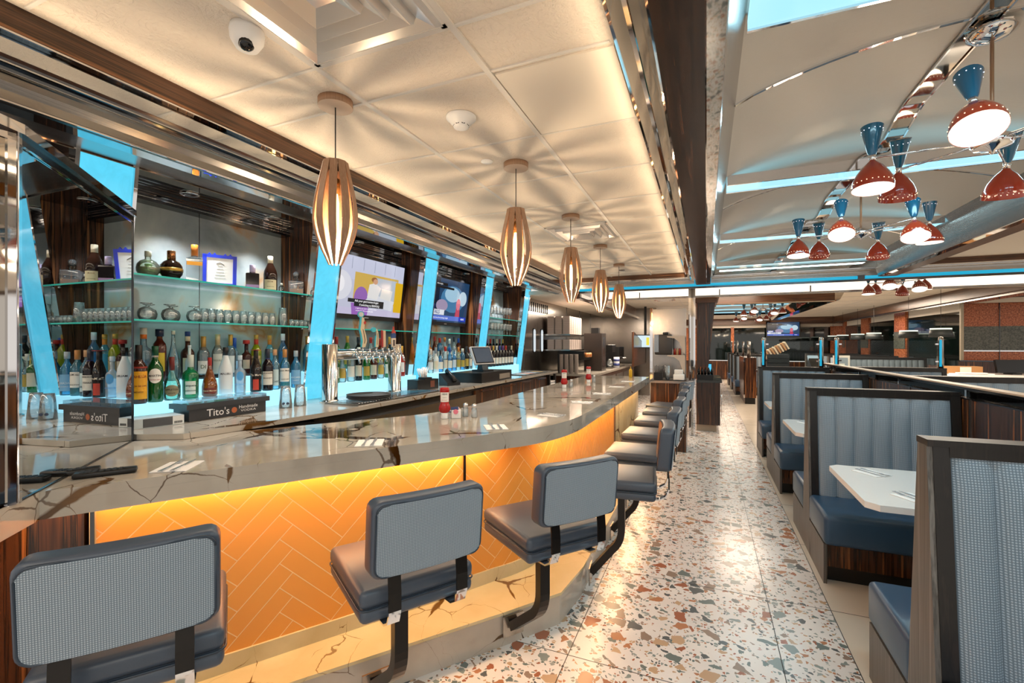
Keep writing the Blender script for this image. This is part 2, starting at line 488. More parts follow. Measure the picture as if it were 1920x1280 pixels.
class MB:
    def __init__(s):
        s.v, s.f, s.mi, s.sm, s.mats = [], [], [], [], []

    def add(s, verts, faces, mat, smooth=False, X=None):
        if mat not in s.mats:
            s.mats.append(mat)
        k = s.mats.index(mat)
        n = len(s.v)
        for p in verts:
            p = Vector(p)
            s.v.append(X @ p if X else p)
        for f in faces:
            s.f.append([i + n for i in f]); s.mi.append(k); s.sm.append(smooth)
        return s

    def box(s, x0, x1, y0, y1, z0, z1, mat, X=None):
        v = [(x, y, z) for z in (z0, z1) for y in (y0, y1) for x in (x0, x1)]
        f = [(0, 2, 3, 1), (4, 5, 7, 6), (0, 1, 5, 4), (2, 6, 7, 3), (0, 4, 6, 2), (1, 3, 7, 5)]
        return s.add(v, f, mat, False, X)

    def rbox(s, x0, x1, y0, y1, z0, z1, r, mat, X=None, seg=3):
        """box with rounded edges"""
        bm = bmesh.new()
        bmesh.ops.create_cube(bm, size=1)
        for v in bm.verts:
            v.co = Vector(((x0 + x1) / 2 + v.co.x * (x1 - x0), (y0 + y1) / 2 + v.co.y * (y1 - y0), (z0 + z1) / 2 + v.co.z * (z1 - z0)))
        bmesh.ops.bevel(bm, geom=bm.edges[:], offset=r, segments=seg, profile=0.5, affect='EDGES')
        bm.verts.index_update()
        s.add([v.co.copy() for v in bm.verts], [[v.index for v in f.verts] for f in bm.faces], mat, True, X)
        bm.free()
        return s

    def lathe(s, prof, mat, seg=20, X=None, a0=0.0, a1=2 * PI, smooth=True, flip=False):
        full = abs(a1 - a0 - 2 * PI) < 1e-6
        n = seg if full else seg + 1
        v, f = [], []
        for r, z in prof:
            for i in range(n):
                a = a0 + (a1 - a0) * i / seg
                v.append((r * math.cos(a), r * math.sin(a), z))
        for j in range(len(prof) - 1):
            for i in range(seg):
                i2 = (i + 1) % n if full else i + 1
                q = (j * n + i, j * n + i2, (j + 1) * n + i2, (j + 1) * n + i)
                f.append(q[::-1] if flip else q)
        if full and not flip:
            if prof[0][0] > 1e-5:
                f.append(tuple(range(n))[::-1])
            if prof[-1][0] > 1e-5:
                k = (len(prof) - 1) * n
                f.append(tuple(range(k, k + n)))
        return s.add(v, f, mat, smooth, X)

    def cyl(s, p0, p1, r0, mat, r1=None, seg=12, smooth=True):
        p0, p1 = Vector(p0), Vector(p1)
        d = p1 - p0
        X = Matrix.Translation(p0) @ d.to_track_quat('Z', 'Y').to_matrix().to_4x4()
        return s.lathe([(r0, 0), (r0 if r1 is None else r1, d.length)], mat, seg, X, smooth=smooth)

    def tube(s, pts, r, mat, seg=8):
        pts = [Vector(p) for p in pts]
        v, f = [], []
        up = Vector((0, 0, 1))
        for i, p in enumerate(pts):
            d = (pts[min(i + 1, len(pts) - 1)] - pts[max(i - 1, 0)]).normalized()
            a = d.cross(up if abs(d.z) < 0.95 else Vector((1, 0, 0))).normalized()
            c = d.cross(a)
            rr = r[i] if isinstance(r, (list, tuple)) else r
            for k in range(seg):
                t = 2 * PI * k / seg
                v.append(p + a * math.cos(t) * rr + c * math.sin(t) * rr)
        for i in range(len(pts) - 1):
            for k in range(seg):
                k2 = (k + 1) % seg
                f.append((i * seg + k, i * seg + k2, (i + 1) * seg + k2, (i + 1) * seg + k))
        f.append(tuple(range(seg))[::-1])
        e = (len(pts) - 1) * seg
        f.append(tuple(range(e, e + seg)))
        return s.add(v, f, mat, True)

    def ribbon(s, pts, w, t, mat, side=(1, 0, 0), X=None, smooth=False):
        """flat bar that follows pts; w along side, t across"""
        pts = [Vector(p) for p in pts]
        sd = Vector(side)
        v, f = [], []
        for i, p in enumerate(pts):
            d = (pts[min(i + 1, len(pts) - 1)] - pts[max(i - 1, 0)]).normalized()
            n = d.cross(sd).normalized()
            ww = w[i] if isinstance(w, (list, tuple)) else w
            for a, b2 in ((-1, -1), (1, -1), (1, 1), (-1, 1)):
                v.append(p + sd * a * ww / 2 + n * b2 * t / 2)
        for i in range(len(pts) - 1):
            for k in range(4):
                k2 = (k + 1) % 4
                f.append((i * 4 + k, i * 4 + k2, (i + 1) * 4 + k2, (i + 1) * 4 + k))
        f.append((3, 2, 1, 0))
        e = (len(pts) - 1) * 4
        f.append((e, e + 1, e + 2, e + 3))
        return s.add(v, f, mat, smooth, X)

    def prism(s, poly, z0, z1, mat, X=None, top=None):
        """poly counter-clockwise in xy"""
        ar = sum(poly[i][0] * poly[(i + 1) % len(poly)][1] - poly[(i + 1) % len(poly)][0] * poly[i][1] for i in range(len(poly)))
        if ar < 0:
            poly = poly[::-1]
        n = len(poly)
        v = [(x, y, z0) for x, y in poly] + [(x, y, z1) for x, y in poly]
        s.add(v, [tuple(range(n))[::-1]] + [(i, (i + 1) % n, n + (i + 1) % n, n + i) for i in range(n)], mat, False, X)
        s.add([(x, y, z1) for x, y in poly], [tuple(range(n))], top or mat, False, X)
        return s

    def quad(s, pts, mat, X=None):
        return s.add(pts, [tuple(range(len(pts)))], mat, False, X)

    def sphere(s, c, r, mat, seg=16, rings=10, sc=(1, 1, 1)):
        pr = [(r * math.sin(PI * i / rings) + (1e-6 if i in (0, rings) else 0), -r * math.cos(PI * i / rings)) for i in range(rings + 1)]
        X = Matrix.Translation(c) @ Matrix.Diagonal((*sc, 1))
        return s.lathe([(max(a, 1e-6), z) for a, z in pr], mat, seg, X)

    def build(s, name, parent=None, loc=None, rz=None, mat=None):
        me = bpy.data.meshes.new(name)
        me.from_pydata([tuple(v) for v in s.v], [], s.f)
        for m in s.mats:
            me.materials.append(m)
        me.polygons.foreach_set('material_index', s.mi)
        me.polygons.foreach_set('use_smooth', s.sm)
        me.update()
        o = bpy.data.objects.new(name, me)
        if parent:
            o.parent = parent
        if loc:
            o.location = loc
        if rz is not None:
            o.rotation_euler = (0, 0, rz)
        COL.objects.link(o)
        return o


def thing(name, label, cat, loc=(0, 0, 0), rz=0, group=None):
    o = bpy.data.objects.new(name, None)
    o.empty_display_size = 0.05
    o.location = loc
    o.rotation_euler = (0, 0, rz)
    COL.objects.link(o)
    o['label'] = label
    o['category'] = cat
    if group:
        o['group'] = group
    return o


def tag(o, label, cat, group=None, kind=None):
    o['label'] = label
    o['category'] = cat
    if group:
        o['group'] = group
    if kind:
        o['kind'] = kind
    return o


def struct(mb, name, label, cat):
    o = mb.build(name)
    o['kind'] = 'structure'
    o['label'] = label
    o['category'] = cat
    return o


def dup(root, loc, rz, label):
    def cp(o, par):
        c = o.copy()
        COL.objects.link(c)
        if par:
            c.parent = par
        for ch in [q for q in bpy.data.objects if q.parent == o]:
            cp(ch, c)
        return c
    kids = {}
    r = cp(root, None)
    r.location = loc
    r.rotation_euler = (0, 0, rz)
    r['label'] = label
    return r


_tc = {}


def text_geo(s, bold=0.0):
    k = (s, bold)
    if k not in _tc:
        cu = bpy.data.curves.new('txt', 'FONT')
        cu.body = s
        cu.size = 1.0
        cu.align_x = 'CENTER'
        cu.align_y = 'CENTER'
        cu.offset = bold
        cu.resolution_u = 2
        ob = bpy.data.objects.new('txt', cu)
        COL.objects.link(ob)
        dg = bpy.context.evaluated_depsgraph_get()
        me = bpy.data.meshes.new_from_object(ob.evaluated_get(dg))
        _tc[k] = ([v.co.copy() for v in me.vertices], [list(p.vertices) for p in me.polygons])
        bpy.data.objects.remove(ob)
        bpy.data.curves.remove(cu)
        bpy.data.meshes.remove(me)
    return _tc[k]


def text_on(mb, s, size, mat, X, radius=None, bold=0.0, sx=1.0, z=0.0):
    """lettering in the local XZ plane facing -Y; bends round a cylinder of the given radius about the local z axis"""
    v, f = text_geo(s, bold)
    out = []
    for p in v:
        x, y = p.x * size * sx, p.y * size
        if radius:
            a = x / radius
            out.append((radius * math.sin(a), -radius * math.cos(a), y + z))
        else:
            out.append((x, 0, y + z))
    mb.add(out, f, mat, False, X)


def face_cam(x, y):
    """turn that points a thing's front (-Y) to the seats in front of the bar"""
    return math.atan2(-x, y)


def clip(poly, x0, x1, y0, y1):
    def cl(p, inside, inter):
        out = []
        for i in range(len(p)):
            a, b2 = p[i], p[(i + 1) % len(p)]
            ia, ib = inside(a), inside(b2)
            if ia:
                out.append(a)
            if ia != ib:
                out.append(inter(a, b2))
        return out

    def ix(c):
        return lambda a, b2: (c, a[1] + (b2[1] - a[1]) * (c - a[0]) / (b2[0] - a[0]))

    def iy(c):
        return lambda a, b2: (a[0] + (b2[0] - a[0]) * (c - a[1]) / (b2[1] - a[1]), c)
    for ins, it in ((lambda p: p[0] >= x0, ix(x0)), (lambda p: p[0] <= x1, ix(x1)),
                    (lambda p: p[1] >= y0, iy(y0)), (lambda p: p[1] <= y1, iy(y1))):
        if len(poly) < 3:
            return []
        poly = cl(poly, ins, it)
    return poly

# ------------------------------------------------------------------ setting: floor
mb = MB()
mb.quad([(-4.2, -3, 0), (0.667, -3, 0), (0.667, 22.4, 0), (-4.2, 22.4, 0)], M['terrazzo'])
mb.quad([(0.667, -3, 0), (9.0, -3, 0), (9.0, 22.4, 0), (0.667, 22.4, 0)], M['border'])
for x in (-0.638, 0.338, 0.667):
    mb.box(x - 0.002, x + 0.002, -3, 22.4, 0.0002, 0.0008, M['joint'])
for k in range(-4, 21):
    y = 2.235 + 0.966 * k
    mb.box(-4.0, 0.9, y - 0.0018, y + 0.0018, 0.0002, 0.0008, M['joint'])
struct(mb, 'floor', 'white terrazzo floor with rust and grey chips and a cream border', 'floor')

# ceiling over the bar
mb = MB()
mb.box(-2.06, -0.28, -3, 7.66, 2.64, 2.70, M['plaster'])
for x in (-1.413, -0.803):
    mb.box(x - 0.012, x + 0.012, -3, 7.62, 2.632, 2.642, M['tbar'])
rows = [-2.28, -1.67, -1.06, -0.45, 0.17, 0.77, 1.38, 1.665] + [1.665 + 0.607 * k for k in range(1, 10)]
for y in rows:
    mb.box(-2.03, -0.32, y - 0.006, y + 0.006, 2.634, 2.642, M['tbar'])
mb.box(-0.785, -0.31, 1.69, 2.26, 2.633, 2.642, M['cream'])
struct(mb, 'ceiling', 'plaster tile ceiling above the bar', 'ceiling')

mb = MB()
for (x0, x1, y0, y1) in ((2.36, 9.0, -3, 7.66), (-2.05, 0.1, 7.66, 22.4), (2.45, 9.0, 7.66, 22.4), (0.1, 2.45, 7.66, 11.0), (0.1, 2.45, 19.0, 22.4)):
    mb.box(x0, x1, y0, y1, 2.64, 2.70, M['cream'])
for y in (9.2, 10.4, 11.6, 12.8, 14, 15.2, 16.4, 17.6):
    mb.box(-2.0, -0.0, y - 0.006, y + 0.006, 2.634, 2.642, M['tbar'])
    mb.box(2.6, 5.0, y - 0.006, y + 0.006, 2.634, 2.642, M['tbar'])
for x in (-1.3, -0.6, 3.6):
    mb.box(x - 0.008, x + 0.008, 7.7, 21, 2.634, 2.642, M['tbar'])
struct(mb, 'ceiling', 'cream ceiling of the rear dining room', 'ceiling')
mb = MB()
mb.box(-4.2, -2.0, 7.45, 14.5, 2.40, 2.46, M['cream'])
mb.box(-2.04, -1.98, 7.66, 14.5, 2.32, 2.64, M['wood_y'])
mb.box(-1.99, -1.95, 7.66, 14.5, 2.34, 2.40, M['steel'])
struct(mb, 'ceiling', 'lower cream ceiling above the kitchen pass', 'ceiling')


def sweep_y(mb, prof, y0, y1):
    """prof: (x, z, material of the face that starts here)"""
    for (xa, za, ma), (xb, zb, _) in zip(prof[:-1], prof[1:]):
        mb.quad([(xa, y0, za), (xa, y1, za), (xb, y1, zb), (xb, y0, zb)], ma)


# fascia over the back bar
mb = MB()
sweep_y(mb, [(-2.05, 2.66, M['wood_y']), (-2.05, 2.548, M['mirror_w']), (-2.075, 2.548, M['mirror']), (-2.075, 2.482, M['wood_y']),
             (-2.10, 2.480, M['mirror']), (-2.10, 2.466, M['darksteel']), (-2.13, 2.464, M['mirror']), (-2.13, 2.452, M['mirror']),
             (-2.215, 2.452, M['steel']), (-2.225, 2.425, M['steel']), (-2.25, 2.400, M['steel']), (-2.275, 2.394, M['mirror']),
             (-2.36, 2.396, M['steel']), (-2.80, 2.498, M['chrome']), (-2.812, 2.498, M['darksteel']), (-2.812, 2.52, M['darksteel']), (-2.812, 2.6, M['darksteel'])], -0.4, 7.52)
for x, z in ((-2.052, 2.549), (-2.25, 2.398)):
    mb.box(x - 0.004, x + 0.004, -0.4, 7.5, z - 0.004, z + 0.002, M['chrome'])
struct(mb, 'trim_left', 'wood and polished steel stepped fascia above the back bar', 'trim')

# niche ceiling, back wall and lit slab of the back bar
CB = 1.10      # back counter top
mb = MB()
mb.box(-3.34, -3.22, 1.0, 7.62, 0, 2.7, M['marble3'])
for y in (2.10, 5.0):
    mb.box(-3.221, -3.218, y - 0.002, y + 0.002, 1.2, 2.42, M['darksteel'])
struct(mb, 'wall_back_bar', 'grey stone wall behind the bottle shelves', 'wall')
mb = MB()
mb.box(-3.22, -2.812, 1.0, 7.55, 2.49, 2.56, M['mirror_w'])
mb.box(-3.22, -3.12, 1.0, 7.55, 2.42, 2.50, M['darksteel'])
for z in (2.44, 2.46, 2.475):
    mb.box(-3.125, -3.115, 1.0, 7.55, z - 0.003, z + 0.003, M['chrome'])
struct(mb, 'ceiling', 'dark polished soffit above the bottle niches', 'ceiling')

# beam between the bar and the vault
mb = MB()
sweep_y(mb, [(-0.305, 2.66, M['darksteel']), (-0.292, 2.585, M['chrome']), (-0.28, 2.58, M['mirror_d']), (-0.222, 2.515, M['chrome']),
             (-0.208, 2.515, M['mirror_d']), (-0.150, 2.452, M['chrome']), (-0.142, 2.448, M['wood_beam']), (-0.004, 2.448, M['chrome']),
             (0.0, 2.446, M['mirror_w']), (0.052, 2.450, M['chrome']), (0.056, 2.455, M['steel']), (0.135, 2.75, M['steel']), (0.135, 3.0, M['steel'])], -3, 7.55)
struct(mb, 'beam', 'long wood and mirror beam between the bar ceiling and the vault', 'beam')
mb = MB()
sweep_y(mb, [(2.02, 3.0, M['steel']), (2.02, 2.75, M['steel']), (2.10, 2.455, M['chrome']), (2.105, 2.45, M['mirror_w']), (2.155, 2.446, M['wood_y']),
             (2.30, 2.448, M['mirror_w']), (2.38, 2.52, M['mirror_w']), (2.45, 2.66, M['wood_y'])], -3, 7.55)
struct(mb, 'beam', 'wood and mirror beam on the far side of the vault', 'beam')


# vault of brushed panels
def vault(mb, xa, xb, strips, y0, y1, zb=2.735, rise=0.19, nx=20, pitch=0.09):
    def g(y):
        d = min(abs(y - s) for s in strips)
        t = max(0.0, min(1.0, (d - 0.10) / 0.38))
        return 0.62 + 0.38 * (math.sin(t * PI / 2) ** 1.2 if t > 0 else 0)
    ny = int((y1 - y0) / pitch)
    v, f = [], []
    for j in range(ny + 1):
        y = y0 + (y1 - y0) * j / ny
        for i in range(nx + 1):
            t = i / nx
            v.append((xa + (xb - xa) * t, y, zb + rise * (math.sin(PI * t) ** 0.8) * g(y)))
    for j in range(ny):
        for i in range(nx):
            a = j * (nx + 1) + i
            f.append((a, a + nx + 1, a + nx + 2, a + 1))
    mb.add(v, f, M['vault'], True)


ST = [-1.9, 0.0, 1.74, 3.70, 5.57, 7.42]
mb = MB()
vault(mb, 0.13, 2.03, ST, -3, 7.5)
for a, b2 in zip(ST[:-1], ST[1:]):       # chrome ribs across the vault
    ym = (a + b2) / 2 - 0.18
    pts = [(0.13 + 1.9 * i / 24, ym, 2.735 + 0.19 * (math.sin(PI * i / 24) ** 0.8 if 0 < i < 24 else 0) - 0.004) for i in range(25)]
    mb.ribbon(pts, 0.018, 0.01, M['chrome'], side=(0, 1, 0))
def zr(y):
    d_ = min(abs(y - s_) for s_ in ST)
    t_ = max(0.0, min(1.0, (d_ - 0.10) / 0.38))
    return 2.735 + 0.19 * (0.62 + 0.38 * (math.sin(t_ * PI / 2) ** 1.2 if t_ > 0 else 0)) - 0.010
ys_ = [-3 + 0.09 * i for i in range(117)]
mb.ribbon([(1.08, y, zr(y)) for y in ys_], 0.09, 0.006, M['mirror_w'])
mb.ribbon([(1.032, y, zr(y) - 0.004) for y in ys_], 0.008, 0.012, M['chrome'])
mb.ribbon([(1.128, y, zr(y) - 0.004) for y in ys_], 0.008, 0.012, M['chrome'])
struct(mb, 'ceiling', 'brushed metal vault with chrome ribs', 'ceiling')

CL = 'vault light strips'
names = {-1.9: 'pale blue light strip across the vault behind the viewer', 0.0: 'pale blue light strip across the vault above the viewer',
         1.74: 'wide pale blue light strip across the vault at the top edge', 3.70: 'pale blue light strip behind the nearest chandelier',
         5.57: 'pale blue light strip crossing the vault behind the second chandelier', 7.42: 'furthest pale blue light strip of the vault by the cross beam'}
for s_ in ST:
    t = thing('ceiling_light_strip', names[s_], 'light', (1.08, s_, 2.69), 0, CL)
    w = 0.115 if s_ == 1.74 else 0.085
    MB().box(-0.945, 0.945, -w, w, -0.012, 0.02, M['strip']).build('diffuser', t)
    f_ = MB()
    for sy in (-1, 1):
        f_.box(-0.945, 0.945, sy * (w + 0.006) - 0.006, sy * (w + 0.006) + 0.006, -0.02, 0.05, M['chrome'])
    f_.build('chrome_frame', t)

# cross beam between the two dining rooms
mb = MB()
mb.box(-2.05, 9, 7.50, 7.62, 2.565, 2.66, M['wood_x'])
mb.box(-2.05, 9, 7.49, 7.63, 2.555, 2.567, M['chrome'])
mb.box(0.1, 2.1, 7.45, 7.50, 2.565, 2.95, M['mirror_w'])
struct(mb, 'beam', 'dark wood cross beam below the vault end', 'beam')
t = thing('neon_tube_light', 'cyan neon tube running along the cross beam', 'light', (0, 7.66, 2.46))
mb = MB()
mb.cyl((-2.0, 0, 0), (1.9, 0, 0), 0.022, M['cyanedge'])
mb.cyl((1.98, 0, 0), (6.6, 0, 0), 0.022, M['cyanedge'])
mb.build('neon_tube', t)
MB().box(-2.0, 6.6, 0.0, 0.03, -0.05, -0.02, M['darksteel']).box(1.9, 1.98, -0.02, 0.03, -0.02, 0.03, M['darksteel']).box(-2.0, 6.6, 0.02, 0.04, -0.05, 0.1, M['steel']).build('housing', t)
t = thing('cove_light', 'long white glowing cove behind the cyan neon tube', 'light', (0, 8.5, 2.45))
MB().box(-2.0, 6.9, 0, 0.04, -0.075, 0.075, M['cove']).build('diffuser', t)
mb = MB()
mb.box(-2.0, 6.9, -0.03, 0.06, -0.10, -0.075, M['steel'])
for x in (-1.1, 0.2, 1.5, 2.8, 4.1, 5.4):
    mb.box(x - 0.008, x + 0.008, -0.02, 0.0, -0.075, 0.02, M['darksteel'])
mb.box(-2.0, 6.9, 0.04, 0.10, -0.10, 0.2, M['cream'])
mb.build('housing', t)

# second vault
mb = MB()
ST2 = [11.6, 13.4, 15.2, 17.0, 18.6]
vault(mb, 0.1, 2.45, ST2, 11.0, 19.0, rise=0.15, nx=12, pitch=0.15)
mb.box(0.1, 2.45, 10.96, 11.0, 2.64, 2.95, M['steel'])
mb.box(0.1, 2.45, 19.0, 19.04, 2.64, 2.95, M['steel'])
struct(mb, 'ceiling', 'brushed metal vault of the rear dining room', 'ceiling')
for k, s_ in enumerate(ST2):
    o = MB().box(0.12, 2.43, s_ - 0.08, s_ + 0.08, 2.69, 2.71, M['strip']).build('ceiling_light_strip')
    tag(o, ['nearest', 'second', 'third', 'fourth', 'furthest'][k] + ' pale blue light strip of the rear room vault', 'light', 'rear vault light strips')
mb = MB()
mb.box(-0.3, 2.3, 10.72, 10.82, 2.40, 2.56, M['wood_x'])
mb.box(-0.3, 2.3, 10.70, 10.84, 2.38, 2.40, M['chrome'])
mb.box(-0.3, 2.3, 10.74, 10.80, 2.56, 2.64, M['cream'])
struct(mb, 'beam', 'light brown wood beam in front of the rear vault', 'beam')
mb = MB()
mb.prism([(2.18, 2.42), (2.40, 2.42), (2.52, 2.66), (2.08, 2.66)], 10.8, 19.2, M['mirror_w'], X=Matrix(((1, 0, 0, 0), (0, 0, 1, 0), (0, 1, 0, 0), (0, 0, 0, 1))))
struct(mb, 'beam', 'mirrored beam along the right of the rear vault', 'beam')
mb = MB()
mb.box(2.45, 5.0, 21.6, 22.2, 2.45, 2.64, M['wood_x'])
mb.box(-2, 5.0, 22.0, 22.3, 2.38, 2.64, M['wood_x'])
mb.box(4.62, 4.74, 8.6, 21.8, 2.42, 2.64, M['wood_y'])
mb.box(4.74, 5.1, 8.6, 22.2, 2.40, 2.46, M['mirror_w'])
mb.box(4.70, 4.76, 8.6, 22.2, 2.38, 2.42, M['steel'])
struct(mb, 'trim_right', 'wood and steel cornice above the window wall', 'trim')

# far wall with dark windows
mb = MB()
mb.box(-4.2, 5.2, 22.3, 22.4, 0, 0.82, M['wood'])
mb.box(-4.2, 5.2, 22.3, 22.4, 2.28, 2.7, M['cream'])
mb.box(-4.2, -0.4, 22.3, 22.4, 0.82, 2.28, M['terra'])
for x0, x1 in ((-0.4, 0.1), (0.98, 1.10), (4.62, 5.2)):
    mb.box(x0, x1, 22.28, 22.4, 0.82, 2.28, M['terra'] if x1 - x0 < 0.3 else M['terra'])
struct(mb, 'wall_back', 'far wall below and above the dark windows', 'wall')


def window(name, label, p0, p1, z0, z1, mull, blind=0.0, side=1):
    """p0,p1 in plan; side: +1 the room lies to the left of p0->p1"""
    p0, p1 = Vector((*p0, 0)), Vector((*p1, 0))
    d = (p1 - p0)
    L = d.length
    d.normalize()
    X = Matrix.Translation(p0) @ Matrix(((d.x, -d.y * side, 0, 0), (d.y, d.x * side, 0, 0), (0, 0, 1, 0), (0, 0, 0, 1)))
    mb = MB()
    mb.box(0, L, 0.0, 0.02, z0, z1, M['night'], X)
    o = mb.build(name)
    o['kind'] = 'structure'; o['label'] = label; o['category'] = 'window'
    fr = MB()
    fw = 0.05
    for a, b2, c, d2 in ((0, L, z0, z0 + fw), (0, L, z1 - fw, z1)):
        fr.box(a, b2, -0.05, 0.0, c, d2, M['frame'], X)
    for u in [0.02, L - 0.07] + list(mull):
        fr.box(u, u + fw, -0.06, 0.0, z0, z1, M['frame'], X)
    fr.build('window_frame', o)
    if blind:
        bl = MB()
        bl.box(0.0, L, -0.12, -0.02, z1 - 0.02, z1 + blind, M['cream'], X)
        bl.build('roller_blind', o)
    return o


window('window_1', 'dark night window in the far wall left of its brick pier', (0.98, 22.3), (0.1, 22.3), 0.85, 2.25, [], 0.14, side=1)
window('window_2', 'wide dark night window in the far wall behind the screen', (4.62, 22.3), (1.10, 22.3), 0.85, 2.25, [1.2, 2.4], 0.14, side=1)
# side window wall
mb = MB()
mb.box(5.1, 5.2, 13.0, 22.4, 0, 1.05, M['wood'])
mb.box(5.1, 5.2, 13.0, 22.4, 2.42, 2.7, M['cream'])
for y0, y1 in ((15.95, 16.75), (19.1, 19.9), (22.0, 22.4)):
    mb.box(5.04, 5.2, y0, y1, 1.05, 2.45, M['terra'])
    mb.box(5.03, 5.05, y0, y1, 1.42, 1.9, M['greym'])
struct(mb, 'wall_right', 'window wall piers of rust mosaic on the right', 'wall')
window('window_3', 'nearest dark window of the right wall beside the rust mosaic', (5.1, 13.05), (5.1, 15.95), 1.05, 2.26, [1.5, 1.75], 0.16, side=-1 if False else 1)
window('window_4', 'middle dark window of the right wall', (5.1, 16.75), (5.1, 19.1), 1.05, 2.26, [1.1, 1.35], 0.16, side=1)
window('window_5', 'furthest dark window of the right wall', (5.1, 19.9), (5.1, 22.0), 1.05, 2.26, [1.0], 0.16, side=1)
mb = MB()
mb.box(5.1, 9.0, 13.0, 13.1, 0, 1.40, M['terra'])
mb.box(5.1, 9.0, 12.99, 13.1, 1.42, 1.93, M['greym'])
mb.box(5.1, 9.0, 13.0, 13.1, 1.93, 2.7, M['terra'])
mb.box(5.1, 9.0, 12.985, 13.1, 1.395, 1.42, M['chrome'])
for x in (5.7, 6.2):
    mb.box(x - 0.004, x + 0.004, 12.98, 13.0, 0, 2.6, M['darksteel'])
mb.box(5.06, 5.11, 12.96, 13.02, 0, 2.45, M['frame'])
struct(mb, 'wall_front_right', 'rust mosaic wall with a wide grey band', 'wall')
mb = MB()
mb.box(4.9, 9.0, 12.6, 12.98, 2.42, 2.66, M['wood_x'])
mb.box(4.9, 9.0, 12.55, 12.6, 2.40, 2.50, M['mirror_w'])
struct(mb, 'trim_1', 'wood and steel cornice above the rust mosaic wall', 'trim')

# kitchen walls
mb = MB()
mb.box(-3.1, -3.0, 7.5, 7.68, 0, 2.45, M['steel_z'])
mb.box(-3.1, -3.0, 9.1, 14.5, 0, 2.45, M['steel_z'])
mb.box(-3.1, -3.0, 7.68, 9.1, 2.10, 2.45, M['steel_z'])
mb.box(-4.2, -1.4, 14.5, 14.6, 0, 2.66, M['steel_z'])
for k in range(12):
    mb.box(-2.995, -2.985, 7.7 + k * 0.115, 7.73 + k * 0.115, 2.16, 2.34, M['darksteel'])
for y in (10.4, 11.6, 12.8):
    mb.box(-3.0, -2.993, y - 0.008, y + 0.008, 0.9, 2.4, M['darksteel'])
struct(mb, 'wall_left', 'polished steel kitchen wall beyond the back bar', 'wall')
o = MB().box(-3.03, -2.99, 7.69, 8.385, 0.02, 2.09, M['steel_z']).box(-3.03, -2.99, 8.39, 9.09, 0.02, 2.09, M['steel_z']).build('door_1')
o['kind'] = 'structure'; o['label'] = 'steel swing doors with two oval windows'; o['category'] = 'door'
for y in (8.17, 8.60):
    g = MB()
    pl = []
    for i in range(24):
        a = 2 * PI * i / 24
        pl.append((y + 0.065 * math.cos(a), 1.62 + 0.17 * (1 if math.sin(a) > 0 else -1) + 0.065 * math.sin(a)))
    Xg = Matrix(((0, 0, 1, 0), (1, 0, 0, 0), (0, 1, 0, 0), (0, 0, 0, 1)))
    g.prism(pl, -2.992, -2.98, M['black'], Xg)
    pl2 = [(y + (a - y) * 0.78, 1.62 + (z - 1.62) * 0.9) for a, z in pl]
    g.prism(pl2, -2.982, -2.972, E('#dfe9ee', 0.8), Xg)
    g.build('door_window', o)
# chrome pillar at the aisle
mb = MB()
mb.box(-0.285, -0.245, 8.42, 8.50, 0, 2.66, M['chrome'])
mb.box(-0.245, -0.205, 8.44, 8.50, 0, 2.66, M['mirror_w'])
mb.box(-0.205, -0.175, 8.42, 8.50, 0, 2.66, M['chrome'])
mb.box(-0.285, -0.175, 8.50, 8.56, 0, 2.66, M['mirror_w'])
struct(mb, 'pillar', 'slim mirrored steel pillar beside the aisle', 'pillar')

# ------------------------------------------------------------------ bar
def arc(c, r, a0, a1, n):
    return [(c[0] + r * math.cos(a0 + (a1 - a0) * i / n), c[1] + r * math.sin(a0 + (a1 - a0) * i / n)) for i in range(n + 1)]


def bez(p0, p1, p2, n=12):
    return [((1 - t) ** 2 * p0[0] + 2 * t * (1 - t) * p1[0] + t * t * p2[0], (1 - t) ** 2 * p0[1] + 2 * t * (1 - t) * p1[1] + t * t * p2[1])
            for t in [i / n for i in range(n + 1)]]


BT = 1.07
front = [(-2.0, 0.79), (-1.13, 2.12)] + bez((-1.0, 2.34), (-0.775, 2.62), (-0.775, 3.15)) + [(-0.775, 7.03)]
inner = [(-1.70, 7.03), (-1.70, 3.3)] + bez((-1.70, 3.1), (-1.72, 2.70), (-2.05, 2.28)) + [(-2.62, 1.372), (-1.925, 0.70), (-1.88, 0.64), (-1.80, 0.5), (-1.72, 0.52)]
bar = thing('bar', 'long angled bar with marble top, orange herringbone front and lit stone step', 'bar', (0, 0, 0))
mb = MB()
mb.prism(front + inner + [(-1.83, 0.60)], BT - 0.035, BT, M['marble'])
mb.build('countertop', bar)
# apron below the edge
mb = MB()
ap = [(-1.72, 0.52), (-1.83, 0.60)] + front
for a, b2 in zip(ap[:-1], ap[1:]):
    a, b2 = Vector((*a, 0)), Vector((*b2, 0))
    d = (b2 - a).normalized(); n = Vector((-d.y, d.x, 0))
    q = [a, b2, b2 + n * 0.03, a + n * 0.03]
    mb.prism([(p.x, p.y) for p in q], BT - 0.092, BT - 0.0352, M['marble'])
mb.build('edge_apron', bar)


def offset(path, dist):
    out = []
    for i, p in enumerate(path):
        a = Vector(path[max(i - 1, 0)]); b2 = Vector(path[min(i + 1, len(path) - 1)])
        d = (b2 - a).normalized()
        out.append((p[0] - d.y * dist, p[1] + d.x * dist))
    return out


wall = offset(front, 0.17)
wall[0] = (wall[0][0] + 0.532 * 0.095, wall[0][1] + 0.847 * 0.095)
ZW0, ZW1 = 0.25, BT - 0.06
cum = [0]
for a, b2 in zip(wall[:-1], wall[1:]):
    cum.append(cum[-1] + (Vector(b2) - Vector(a)).length)


